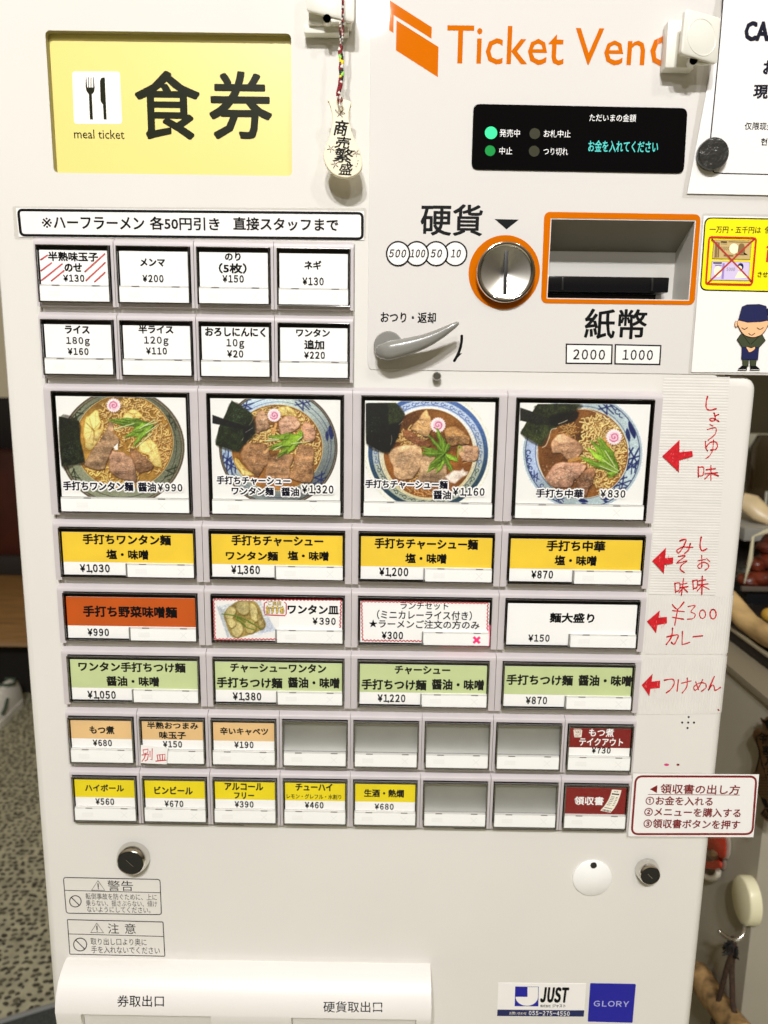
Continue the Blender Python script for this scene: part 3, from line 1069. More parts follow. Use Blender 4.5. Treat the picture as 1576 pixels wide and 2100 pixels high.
wide_button(3, 3, YB + '手打ち中華 塩・味噌', CARDY, [('手打ち中華', 1121.2, 1108.4, 1242, 1131), ('塩・味噌', 1137.7, 1139.2, 1223.9, 1160), ('¥870', 1089.9, 1169.8, 1134.8, 1186.4, INK, P0)])
wide_button(4, 0, 'orange banded button for 手打ち野菜味噌麺', CARDO, [('手打ち野菜味噌麺', 170.8, 1243, 363.8, 1266.4), ('¥990', 180, 1288.7, 224, 1304.2, INK, P0)])
b52 = wide_button(4, 1, 'button for ワンタン皿 with dumpling photo and red wavy border', None, [('ワンタン皿', 590.1, 1240.4, 695, 1259.6), ('¥  390', 641.3, 1266.5, 689.1, 1281.3, INK, P0)])
b53 = wide_button(4, 2, 'button for ランチセット with red wavy border and lit cross', None, [('ランチセット', 821.9, 1235.2, 919.9, 1250.2, INK, 0.014), ('（ミニカレーライス付き）', 773.5, 1252, 968.5, 1271, INK, 0.014), ('★ラーメンご注文の方のみ', 757.2, 1271.6, 983.8, 1289, INK, 0.014), ('¥300', 783.2, 1295, 827.1, 1310.7, INK, P0)], lit=True)
wide_button(4, 3, 'plain white button for 麺大盛り', None, [('麺大盛り', 1127.7, 1257, 1219.7, 1277.6), ('¥150', 1083.8, 1301, 1127.7, 1316, INK, P0)])
GB = 'pale green banded button for '
wide_button(5, 0, GB + 'ワンタン手打ちつけ麺', CARDG, [('ワンタン手打ちつけ麺', 161.2, 1358, 381, 1378.4), ('醤油・味噌', 219, 1387, 326.7, 1407.4), ('¥1,050', 180, 1416.5, 237.9, 1432.8, INK, P0)])
wide_button(5, 1, GB + 'チャーシューワンタン手打ちつけ麺', CARDG, [('チャーシューワンタン', 472.6, 1360.6, 669.6, 1380.2), ('手打ちつけ麺', 445, 1389, 579.7, 1411), ('醤油・味噌', 590.9, 1389, 696.8, 1411), ('¥1,380', 477.8, 1419.6, 536.5, 1436, INK, P0)])
wide_button(5, 2, GB + 'チャーシュー手打ちつけ麺', CARDG, [('チャーシュー', 809.9, 1365.6, 923.9, 1383.6), ('手打ちつけ麺', 742, 1393, 875, 1415), ('醤油・味噌', 885.9, 1393, 993, 1415), ('¥1,220', 774.8, 1423.6, 831.9, 1439.6, INK, P0)])
wide_button(5, 3, GB + '手打ちつけ麺', CARDG, [('手打ちつけ麺', 1039, 1383.6, 1175.7, 1405.6), ('醤油・味噌', 1186.5, 1384.6, 1295.6, 1407.2), ('¥870', 1078.6, 1428.4, 1122.5, 1444, INK, P0)])
PS = 0.0150
small_button(6, 0, 'peach banded button for もつ煮', CARDP, [('もつ煮', 184, 1488.5, 235, 1505.4), ('¥680', 191, 1516.6, 230, 1530.2, INK, P0)], PS)
b72 = small_button(6, 1, 'peach banded button for 半熟おつまみ味玉子', CARDP, [('半熟おつまみ', 301.9, 1480.6, 407, 1495.4), ('味玉子', 327, 1500, 381.8, 1515.4), ('¥150', 334.7, 1519.4, 374, 1532.9, INK, P0)], PS)
small_button(6, 2, 'peach banded button for 辛いキャベツ', CARDP, [('辛いキャベツ', 451.8, 1492, 550.5, 1507.6), ('¥190', 481, 1520.4, 520.5, 1534.2, INK, P0)], PS)
for k, t in ((3, 'blank grey button right of the 辛いキャベツ button'), (4, 'blank grey button in the middle of the last but one row'),
             (5, 'blank grey button third from the right in the last but one row'), (6, 'blank grey button left of the takeout button')):
    small_button(6, k, t, blank=True)
b78 = small_button(6, 7, 'maroon button for もつ煮テイクアウト', CARDM, [('もつ煮', 1208.5, 1493.6, 1259.6, 1511, WHITEINK, 0.02), ('テイクアウト', 1188.5, 1513.6, 1278.4, 1529.4, WHITEINK, 0.02), ('¥730', 1213.7, 1532, 1252.8, 1545.2, INK, P0)], PS + 0.001)
small_button(7, 0, 'lemon yellow banded button for ハイボール', CARDL, [('ハイボール', 174.8, 1608.6, 254.7, 1623.2), ('¥560', 196.3, 1637, 234.7, 1650.6, INK, P0)], PS)
small_button(7, 1, 'lemon yellow banded button for ビンビール', CARDL, [('ビンビール', 317, 1613, 395.8, 1629), ('¥670', 337.8, 1641.6, 376.6, 1654.9, INK, P0)], PS)
small_button(7, 2, 'lemon yellow banded button for アルコールフリー', CARDL, [('アルコール', 461, 1605.6, 540.5, 1621), ('フリー', 480.6, 1624.6, 521.7, 1638.2), ('¥390', 481.8, 1642.7, 520.5, 1656, INK, P0)], PS)
small_button(7, 3, 'lemon yellow banded button for チューハイ', CARDL, [('チューハイ', 606.5, 1606.6, 682.4, 1622.2), ('レモン・グレフル・水割り', 588.5, 1628.4, 700.4, 1638.6, INK, 0.014), ('¥460', 625.7, 1644.2, 664, 1657.7, INK, P0)], PS)
small_button(7, 4, 'lemon yellow banded button for 生酒・熱燗', CARDL, [('生酒・熱燗', 747, 1618.6, 829, 1635), ('¥680', 768.8, 1647.9, 807.9, 1660.5, INK, P0)], PS)
small_button(7, 5, 'blank grey button right of the 生酒 button', blank=True)
small_button(7, 6, 'blank grey button left of the receipt button', blank=True)
b88 = small_button(7, 7, 'maroon button for 領収書 with receipt picture', CARDM, [('領収書', 1178.5, 1633.6, 1238.5, 1651, WHITEINK, 0.024)], 0.0226)

# red pen strokes on the first button
a = Art(CY - 0.00026)
L = zm(60, 480, 7.88)
for p in (((190, 412), (297, 340)), ((195, 590), (362, 465)), ((205, 745), (535, 482)), ((362, 755), (565, 590)), ((905, 605), (1222, 320)), ((922, 748), (1230, 460)), ((1060, 770), (1228, 618))):
    a.stroke(L(*p), [3.0, 2.2, 2.6], REDPEN2)
a.build('pen_strokes', b11)

# wavy red borders
def wave(a, p, q, amp, per, wd, m):
    n = max(3, int(math.hypot(q[0] - p[0], q[1] - p[1]) / per * 8))
    dx, dy = q[0] - p[0], q[1] - p[1]
    l = math.hypot(dx, dy)
    a.stroke([(p[0] + dx * t + dy / l * amp * math.sin(t * l / per * 2 * math.pi), p[1] + dy * t - dx / l * amp * math.sin(t * l / per * 2 * math.pi)) for t in np.linspace(0, 1, n)], wd, m, cap=False)
RW = mat('red_border', rgb(196, 22, 40), 0.5)
a = Art(CY - 0.0002)
L = zm(430, 1215, 5.434)
w1 = L((48, 78), (62, 522), (755, 522), (1455, 395), (1468, 82))
wave(a, w1[0], w1[1], 1.2, 7.5, 2.0, RW); wave(a, w1[1], w1[2], 1.2, 7.5, 2.0, RW)
wave(a, w1[0], w1[4], 1.2, 7.5, 2.0, RW); wave(a, w1[4], w1[3], 1.2, 7.5, 2.0, RW)
a.stroke(L((640, 105), (612, 120), (608, 200), (618, 248), (840, 258), (855, 240), (856, 125), (838, 110)), 2.2, RW)
a.text('ご当店', 550.5, 1232.3, 577.2, 1241.2, mat('gold_ink', rgb(250, 214, 90), 0.5), 0.0, halo=INK, halo_w=0.035)
a.text('おすすめ', 546, 1242.6, 583.1, 1258.4, MATS['gold_ink'], 0.01, halo=INK, halo_w=0.04)
a.build('border_print', b52)
a = Art(CY - 0.0002)
L = zm(710, 1190, 2.5016)
w1 = L((80, 108), (85, 308), (395, 312), (725, 258), (728, 118))
wave(a, w1[0], w1[1], 1.2, 7.5, 1.9, RW); wave(a, w1[1], w1[2], 1.2, 7.5, 1.9, RW)
wave(a, w1[0], w1[4], 1.2, 7.5, 1.9, RW); wave(a, w1[4], w1[3], 1.2, 7.5, 1.9, RW)
a.build('border_print', b53)
x1 = -0.22 + 0.11 * 3 - 0.0068
mb = MB()
mb.box(x1 + 0.0004, x1 + 0.0010, SY, F + 0.001, ROWZ[4] - 0.0400, ROWZ[4] - 0.024, PINKGLOW)
mb.box(x1 - 0.036, x1 + 0.0004, SY + 0.0003, F + 0.001, ROWZ[4] - 0.0409, ROWZ[4] - 0.0401, PINKGLOW)
mb.build('lit_edge', b53)

# takeout bag and receipt pictures
a = Art(CY - 0.0002)
L = zm(700, 1450, 2.5016)
a.poly(L((1192, 118), (1237, 118), (1233, 155), (1197, 155)), CREAMINK)
a.stroke(L((1195, 113), (1232, 114)), 1.2, CREAMINK)
a.text('TAKE', 1178.4, 1498.4, 1192.4, 1504.2, MAROON, 0.01)
a.text('OUT', 1179.8, 1505.4, 1191.2, 1510.6, MAROON, 0.01)
a.build('bag_print', b78)
a = Art(CY - 0.0002)
L = zm(1160, 1540, 7.88)
a.poly(L((752, 625), (908, 632), (885, 720), (840, 840), (790, 930), (728, 1000), (565, 962), (630, 890), (690, 800), (725, 720)), CREAMINK)
a.text('領収書', 1259.5, 1622, 1268, 1625, INK, 0.0)
a.stroke(L((750, 692), (868, 705)), 2.6, INK, cap=False)
for k, (p, q, r_) in enumerate((((740, 738), (797, 745), 832), ((730, 760), (787, 767), 826), ((716, 785), (776, 792), 815), ((702, 810), (760, 818), 802), ((686, 838), (745, 846), 788), ((668, 865), (726, 873), 772))):
    a.stroke(L(p, q), 0.9, INK, cap=False)
    a.stroke(L((r_ - 18, q[1] + 4), (r_ + 14, q[1] + 8)), 0.9, INK, cap=False)
a.stroke(L((632, 910), (755, 935)), 0.9, INK, cap=False)
for k in range(8):
    a.stroke(L((608 + k * 17, 935 + k * 4), (598 + k * 17, 960 + k * 4)), 0.8 + 0.4 * (k % 3), INK, cap=False)
a.build('receipt_print', b88)

# thin gaps round the button block
gz = ROWZ[7] - HS - 0.0034
for (p0, p1) in (((-0.2185, ROWZ[0] - HS - 0.001), (-0.2182, gz)), ((0.2182, gz), (0.2185, ROWZ[2] - HL)), ((0.0003, ROWZ[2] + 0.0026), (0.0006, ROWZ[0] + 0.001))):
    MB().box(p0[0], p1[0], -0.00012, 0.0, min(p0[1], p1[1]), max(p0[1], p1[1]), GAP).build('panel_gap', machine)
for xa, xb in ((-0.2182, -0.085), (0.083, 0.2182)):
    MB().box(xa, xb, -0.00012, 0.0, gz, gz + 0.00035, GAP).build('panel_gap', machine)
# ================================================================== PRINTED FOOD PHOTOGRAPHS (flat print on the four large cards and the plate card)
def fractal(h, w_, base, octs, seed, stretch=(1, 1)):
    r = np.random.default_rng(seed)
    out = np.zeros((h, w_)); amp = 1.0; tot = 0
    for o in range(octs):
        gh, gw = max(2, int(base * 2 ** o * stretch[1]) + 2), max(2, int(base * 2 ** o * w_ / h * stretch[0]) + 2)
        g = r.random((gh, gw))
        yy = np.linspace(0, gh - 1.001, h); xx = np.linspace(0, gw - 1.001, w_)
        yi = yy.astype(int); xi = xx.astype(int)
        fy = (yy - yi)[:, None]; fx = (xx - xi)[None]
        fy = fy * fy * (3 - 2 * fy); fx = fx * fx * (3 - 2 * fx)
        v = g[np.ix_(yi, xi)] * (1 - fy) * (1 - fx) + g[np.ix_(yi + 1, xi)] * fy * (1 - fx) + g[np.ix_(yi, xi + 1)] * (1 - fy) * fx + g[np.ix_(yi + 1, xi + 1)] * fy * fx
        out += v * amp; tot += amp; amp *= 0.6
    return out / tot

class Cv:
    Q = 3.4                                    # crop pixels per canvas pixel
    def __init__(s, wz, hz, seed=1, bg=(250, 249, 245)):
        s.w, s.h = int(wz / s.Q) + 1, int(hz / s.Q) + 1
        s.a = np.empty((s.h, s.w, 3)); s.a[:] = np.array(bg) / 255.0
        s.n1 = fractal(s.h, s.w, 5, 5, seed)
        s.n2 = fractal(s.h, s.w, 40, 3, seed + 1)
        s.n3 = fractal(s.h, s.w, 14, 4, seed + 2, (0.35, 2.0))
        s.yy, s.xx = np.mgrid[0:s.h, 0:s.w]
        s.xx = s.xx * s.Q; s.yy = s.yy * s.Q
        s.r = random.Random(seed)
        s.clip = None
    def win(s, x0, y0, x1, y1):
        q = s.Q
        return slice(max(0, int(y0 / q) - 1), min(s.h, int(y1 / q) + 3)), slice(max(0, int(x0 / q) - 1), min(s.w, int(x1 / q) + 3))
    def put(s, sl, cov, col, n=(0, 0, 0), grad=None):
        c = np.array(col, float) / 255.0
        if c.ndim == 1: c = c[None, None]
        k = 1 + n[0] * (s.n1[sl] - 0.5) * 2 + n[1] * (s.n2[sl] - 0.5) * 2 + n[2] * (s.n3[sl] - 0.5) * 2
        if grad:
            k = k + grad[0] * (s.xx[sl] - grad[2]) / 100 + grad[1] * (s.yy[sl] - grad[3]) / 100
        if s.clip is not None: cov = cov * s.clip[sl]
        s.a[sl] = s.a[sl] * (1 - cov[..., None]) + np.clip(c * k[..., None], 0, 1) * cov[..., None]
    def ell(s, cx, cy, rx, ry, col, soft=1.2, a=1.0, n=(0, 0, 0), grad=None, rot=0.0, ret=False):
        R = max(rx, ry) + 8
        sl = s.win(cx - R, cy - R, cx + R, cy + R)
        x, y = s.xx[sl] - cx, s.yy[sl] - cy
        if rot:
            c_, s_ = math.cos(rot), math.sin(rot)
            x, y = x * c_ + y * s_, -x * s_ + y * c_
        d = (np.sqrt((x / rx) ** 2 + (y / ry) ** 2) - 1) * min(rx, ry) / s.Q
        cov = np.clip(0.5 - d / soft, 0, 1) * a
        if ret:
            full = np.zeros((s.h, s.w)); full[sl] = cov
            return full
        s.put(sl, cov, col, n, grad)
    def dist(s, pts, sl, closed):
        x, y = s.xx[sl], s.yy[sl]
        d = np.full(x.shape, 1e9)
        ins = np.zeros(x.shape, bool)
        N = len(pts)
        for i in range(N if closed else N - 1):
            (ax, ay), (bx, by) = pts[i], pts[(i + 1) % N]
            ex, ey = bx - ax, by - ay
            t = np.clip(((x - ax) * ex + (y - ay) * ey) / (ex * ex + ey * ey + 1e-9), 0, 1)
            d = np.minimum(d, (x - ax - t * ex) ** 2 + (y - ay - t * ey) ** 2)
            if closed:
                c = (ay > y) != (by > y)
                ins ^= c & (x < ex * (y - ay) / (ey if ey else 1e-9) + ax)
        d = np.sqrt(d)
        return np.where(ins, -d, d) if closed else d
    def poly(s, pts, col, soft=1.3, a=1.0, n=(0, 0, 0), grad=None, smooth=True, edge=None):
        if smooth: pts = spline(pts, True, 4)
        X = [p[0] for p in pts]; Y = [p[1] for p in pts]
        sl = s.win(min(X) - 6, min(Y) - 6, max(X) + 6, max(Y) + 6)
        d = s.dist(pts, sl, True) / s.Q
        s.put(sl, np.clip(0.5 - d / soft, 0, 1) * a, col, n, grad)
        if edge:                                # darker rim inside the outline
            e = np.clip(1 + d / edge[1], 0, 1) * np.clip(0.5 - d / soft, 0, 1) * edge[2]
            s.put(sl, e, edge[0])
    def stroke(s, pts, wd, col, a=1.0, soft=1.2, smooth=True, n=(0, 0, 0)):
        if smooth and len(pts) > 2: pts = spline(pts, False, 4)
        X = [p[0] for p in pts]; Y = [p[1] for p in pts]
        m = wd + 6
        sl = s.win(min(X) - m, min(Y) - m, max(X) + m, max(Y) + m)
        d = s.dist(pts, sl, False) - wd / 2
        s.put(sl, np.clip(0.5 - d / s.Q / soft, 0, 1) * a, col, n)
    # ---- food
    def noodles(s, cx, cy, rx, ry, count, tone=(238, 202, 124), wd=15, keep=None):
        count = int(count * 1.35); wd *= 0.86
        r = s.r
        for _ in range(count):
            for _t in range(30):
                t, q = r.uniform(0, 6.283), math.sqrt(r.random())
                x, y = cx + rx * q * math.cos(t), cy + ry * q * math.sin(t)
                if keep is None or keep(x, y): break
            ang = r.uniform(0, 6.283)
            pts = []
            ph = r.uniform(0, 6.283)
            L = r.uniform(80, 190)
            am = r.uniform(10, 24)
            for k in range(7):
                u = k / 6
                w_ = am * math.sin(ph + u * r.uniform(7, 11))
                pts.append((x + math.cos(ang) * L * (u - 0.5) - math.sin(ang) * w_, y + math.sin(ang) * L * (u - 0.5) + math.cos(ang) * w_))
            v = r.uniform(0.72, 1.08)
            c = tuple(min(255, (q_ + 12) * v) for q_ in tone)
            s.stroke([(p[0] + 3, p[1] + 5) for p in pts], wd + 7, (120, 68, 18), 0.75)
            s.stroke(pts, wd, c, n=(0, 0.15, 0))
            s.stroke([(p[0] - 1, p[1] - 3) for p in pts], wd * 0.35, (255, 238, 178), 0.85)
    def meat(s, pts, col=(176, 130, 104), grain=0.5, dark=(110, 66, 38)):
        col = (col[0] * 1.0 + 4, col[1] * 1.04 + 6, col[2] * 1.0 + 6)
        r = s.r
        pts = [(x + r.uniform(-7, 7), y + r.uniform(-7, 7)) for x, y in spline(pts, True, 3)]
        s.poly([(x + 5, y + 10) for x, y in pts], (46, 22, 6), 4, 0.8)
        cx = sum(p[0] for p in pts) / len(pts); cy = sum(p[1] for p in pts) / len(pts)
        s.poly(pts, col, 1.4, 1.0, (0.22, 0.26, 0.34), (-0.03, -0.06, cx, cy), edge=(dark, 4.0, 0.35))
        r = s.r
        X = [p[0] for p in pts]; Y = [p[1] for p in pts]
        for _ in range(int(40 * grain)):
            x, y = r.uniform(min(X), max(X)), r.uniform(min(Y), max(Y))
            x, y = cx + (x - cx) * 0.6, cy + (y - cy) * 0.6
            a_ = r.uniform(-0.6, 0.9)
            l = r.uniform(18, 60)
            s.stroke([(x, y), (x + l * 0.5 * math.cos(a_), y + l * 0.5 * math.sin(a_) + r.uniform(-6, 6)), (x + l * math.cos(a_), y + l * math.sin(a_))], r.uniform(2, 7), r.choice([(96, 58, 36), (210, 176, 146), (226, 198, 168), (80, 46, 28), (196, 156, 126)]), 0.45)
        for _ in range(int(18 * grain)):
            x, y = cx + r.gauss(0, (max(X) - min(X)) * 0.2), cy + r.gauss(0, (max(Y) - min(Y)) * 0.2)
            s.ell(x, y, r.uniform(2, 5), r.uniform(2, 4), (250, 236, 220), 1.5, 0.7)
    def wonton(s, pts):
        s.poly([(x + 4, y + 9) for x, y in pts], (120, 70, 14), 4, 0.6)
        cx = sum(p[0] for p in pts) / len(pts); cy = sum(p[1] for p in pts) / len(pts)
        pts = [(x + s.r.uniform(-9, 9), y + s.r.uniform(-9, 9)) for x, y in spline(pts, True, 3)]
        s.poly(pts, (236, 212, 132), 1.4, 1, (0.30, 0.10, 0.10), (0.0, -0.06, cx, cy), edge=((196, 148, 50), 5, 0.5))
        r = s.r
        for _ in range(16):
            p = r.choice(pts)
            s.stroke([(cx + r.uniform(-25, 25), cy + r.uniform(-25, 25)), ((cx + p[0]) / 2 + r.uniform(-14, 14), (cy + p[1]) / 2), (p[0] * 0.85 + cx * 0.15, p[1] * 0.85 + cy * 0.15)], r.uniform(4, 10), r.choice([(254, 244, 190), (186, 140, 56), (216, 176, 84), (150, 104, 36)]), 0.5, 2.2)
    def leaf(s, stem, tips, col=(120, 158, 50)):
        r = s.r
        for tx, ty, wd in [(t[0] + r.uniform(-24, 24), t[1] + r.uniform(-24, 24), t[2] * r.uniform(0.32, 0.6)) for t in tips for _ in range(2)]:
            mx, my = (stem[0] + tx) / 2 + r.uniform(-18, 18), (stem[1] + ty) / 2 + r.uniform(-18, 18)
            dx, dy = tx - stem[0], ty - stem[1]
            l = math.hypot(dx, dy)
            nx, ny = -dy / l, dx / l
            out = []
            for k in range(7):
                u = k / 6
                h = wd * math.sin(math.pi * min(1, u * 0.9 + 0.08)) * (1 + 0.7 * (k % 2))
                out.append((stem[0] + dx * u + nx * h + (mx - (stem[0] + tx) / 2) * math.sin(math.pi * u), stem[1] + dy * u + ny * h + (my - (stem[1] + ty) / 2) * math.sin(math.pi * u)))
            for k in range(6, -1, -1):
                u = k / 6
                h = wd * math.sin(math.pi * min(1, u * 0.9 + 0.08)) * (1 + 0.7 * ((k + 1) % 2))
                out.append((stem[0] + dx * u - nx * h + (mx - (stem[0] + tx) / 2) * math.sin(math.pi * u), stem[1] + dy * u - ny * h + (my - (stem[1] + ty) / 2) * math.sin(math.pi * u)))
            v = r.uniform(0.78, 1.15)
            s.poly([(x + 4, y + 7) for x, y in out], (40, 50, 6), 3, 0.5)
            s.poly(out, tuple(min(255, c * v) for c in col), 1.3, 1, (0.25, 0.2, 0.1), smooth=False, edge=((60, 100, 14), 3, 0.5))
            s.stroke([stem, (mx, my), (tx, ty)], 5, (170, 200, 96), 0.8)
            for _ in range(3):
                o_ = r.uniform(-wd * 0.6, wd * 0.6)
                s.stroke([(stem[0] + dx * 0.3 + nx * o_, stem[1] + dy * 0.3 + ny * o_), (stem[0] + dx * 0.8 + nx * o_, stem[1] + dy * 0.8 + ny * o_)], 2.5, (150, 186, 70), 0.6)
    def stems(s, segs):
        for p, q in segs:
            s.stroke([(p[0] + 2, p[1] + 5), (q[0] + 2, q[1] + 5)], 11, (70, 80, 20), 0.5)
            s.stroke([p, q], 9, (206, 220, 150))
            s.stroke([(p[0], p[1] - 2), (q[0], q[1] - 2)], 3, (250, 252, 226))
    def nori(s, pts, col=(44, 52, 30), shine=None):
        s.poly([(x + 6, y + 10) for x, y in pts], (30, 22, 8), 4, 0.5)
        s.poly(pts, col, 1.3, 1, (0.5, 0.55, 0.15), smooth=False)
        if shine:
            r = s.r
            for _ in range(70):
                x, y = max(shine[0] - 55, r.gauss(shine[0], shine[2])), r.gauss(shine[1], shine[3])
                s.ell(x, y, r.uniform(2, 7), r.uniform(2, 5), r.choice([(150, 168, 160), (96, 118, 70), (120, 150, 170), (80, 104, 50)]), 2, 0.45)
    def naruto(s, cx, cy, R, flip=1):
        n_ = 40
        s.ell(cx + 4, cy + 9, R * 1.02, R, (110, 66, 30), 5, 0.6)
        s.poly([(cx + R * (1 + 0.07 * math.cos(k * math.pi)) * math.cos(2 * math.pi * k / n_), cy + R * (1 + 0.07 * math.cos(k * math.pi)) * math.sin(2 * math.pi * k / n_)) for k in range(n_)], (244, 220, 222), 1.3, 1, (0.03, 0.03, 0), (0.0, -0.03, cx, cy), smooth=False)
        s.ell(cx, cy, R * 0.66, R * 0.66, (240, 190, 206), 3, 0.8)
        sp_ = [(cx + R * (0.08 + 0.056 * k) * math.cos(flip * k * 0.95 - 0.6), cy + R * (0.08 + 0.056 * k) * math.sin(flip * k * 0.95 - 0.6)) for k in range(11)]
        s.stroke(sp_, R * 0.13, (212, 92, 138), 0.95)
    def shine(s, pts, wd=4):
        s.stroke(pts, wd, (255, 246, 226), 0.85)
    def ring(s, cx, cy, rx, ry, wd, col, a=1.0, t0=0, t1=6.2832):
        s.stroke([(cx + rx * math.cos(t), cy + ry * math.sin(t)) for t in np.linspace(t0, t1, 60)], wd, col, a, smooth=False)
    def motif(s, x, y, sc, col, ang, kind):
        c_, s_ = math.cos(ang), math.sin(ang)
        T = lambda u, v: (x + sc * (u * c_ - v * s_), y + sc * (u * s_ + v * c_))
        if kind == 0:                           # crossed twigs
            for u0, v0, u1, v1 in ((-1, -.5, 1, .5), (-.9, .5, .9, -.6), (-.3, -.9, .3, .9), (-1, .1, .2, .8), (-.2, -.8, 1, 0)):
                s.stroke([T(u0, v0), T(u1, v1)], sc * 0.16, col, 0.85)
        elif kind == 1:                         # leaf pair
            s.poly([T(-1, -.1), T(-.2, -.55), (T(.9, -.1)), T(-.2, .15)], col, 1.3, 0.95)
            s.poly([T(-.4, .3), T(.3, .2), T(1.0, .5), T(.2, .65)], col, 1.3, 0.9)
        else:                                   # curl
            s.stroke([T(0.62 * math.cos(t) * (1 - t / 9), 0.62 * math.sin(t) * (1 - t / 9)) for t in np.linspace(0, 5.6, 14)] , sc * 0.18, col, 0.85)
            s.stroke([T(0.6, 0), T(1.0, .35), T(1.5, .1)], sc * 0.18, col, 0.85)

def soup(c, cx, cy, rx, ry, col, rim=(224, 200, 140)):
    c.ell(cx, cy, rx + 12, ry + 12, rim)
    c.ell(cx, cy, rx + 5, ry + 5, (120, 74, 24))
    c.ell(cx, cy, rx, ry, col, 2, 1, (0.45, 0.12, 0.1), (0.0, 0.02, cx, cy))

def photo_1():
    c = Cv(1576, 1413, 11)
    c.ell(768, 640, 694, 655, (96, 84, 66)); c.ell(768, 640, 676, 638, (140, 132, 110)); c.ell(768, 640, 664, 626, (78, 72, 56))
    c.ell(768, 638, 654, 616, (132, 136, 112), 2, 1, (0.08, 0.05, 0), (-0.02, 0.02, 768, 640))
    c.ring(768, 630, 606, 566, 6, (58, 60, 46))
    c.clip = c.ell(768, 638, 654, 616, (0, 0, 0), ret=True)
    for x, y, an in ((215, 190, 2.2), (1350, 330, 1.0), (1340, 930, 2.3), (190, 960, 0.8), (240, 250, 2.0)):
        c.motif(x, y, 95, (50, 56, 38), an, 0)
    c.clip = None
    soup(c, 788, 580, 540, 520, (176, 134, 62))
    c.clip = c.ell(788, 580, 536, 516, (0, 0, 0), ret=True)
    c.noodles(900, 480, 470, 430, 150, (214, 172, 92), 15, lambda x, y: x > 480 and not (y > 650 and x < 1000))
    c.noodles(650, 960, 330, 90, 40, (226, 186, 84), 15)
    c.noodles(1180, 700, 140, 230, 40, (214, 164, 84), 14)
    c.clip = None
    c.wonton([(345, 350), (420, 262), (500, 235), (520, 400), (470, 470), (560, 430), (440, 640), (385, 660), (350, 560)])
    c.wonton([(780, 300), (860, 210), (940, 240), (985, 290), (930, 335), (850, 345)])
    c.wonton([(960, 600), (1080, 555), (1150, 620), (1180, 720), (1215, 860), (1120, 840), (1060, 740), (960, 680)])
    c.meat([(345, 830), (470, 620), (560, 500), (640, 350), (690, 470), (740, 560), (640, 690), (590, 810), (545, 890)], (168, 128, 100), 1.3)
    c.meat([(850, 650), (960, 700), (1050, 770), (1110, 860), (1010, 910), (930, 890)], (150, 104, 74), 0.8)
    c.meat([(620, 860), (640, 700), (700, 680), (820, 720), (890, 800), (920, 1000), (840, 1010), (680, 950)], (182, 134, 110), 1.2)
    c.poly([(668, 640), (720, 590), (720, 670), (690, 665)], (246, 240, 230), smooth=False)
    c.stroke([(670, 460), (760, 560), (820, 640)], 18, (176, 126, 48)); c.stroke([(800, 600), (810, 690)], 20, (180, 132, 60))
    c.leaf((1110, 390), ((630, 345, 34), (760, 330, 40), (800, 540, 46), (900, 610, 40), (870, 470, 50), (960, 560, 44)), (126, 160, 56))
    c.stems((((680, 436), (900, 372)), ((1130, 330), (960, 430)), ((1165, 385), (1030, 480)), ((1150, 360), (1010, 400)), ((1090, 490), (920, 640))))
    c.naruto(672, 170, 78, -1)
    c.nori([(60, 292), (285, 345), (300, 560), (350, 800), (240, 830), (90, 850)], (40, 46, 28), (170, 690, 50, 70))
    c.poly([(60, 292), (285, 345), (300, 560), (70, 580)], (38, 42, 26), 1.3, 0.85, (0.2, 0.2, 0), smooth=False)
    for _ in range(40):
        t = c.r.uniform(0, 6.28); q = c.r.uniform(.5, .97)
        c.ell(788 + 530 * q * math.cos(t), 580 + 505 * q * math.sin(t), 4, 3, (255, 236, 180), 1.5, 0.6)
    return c

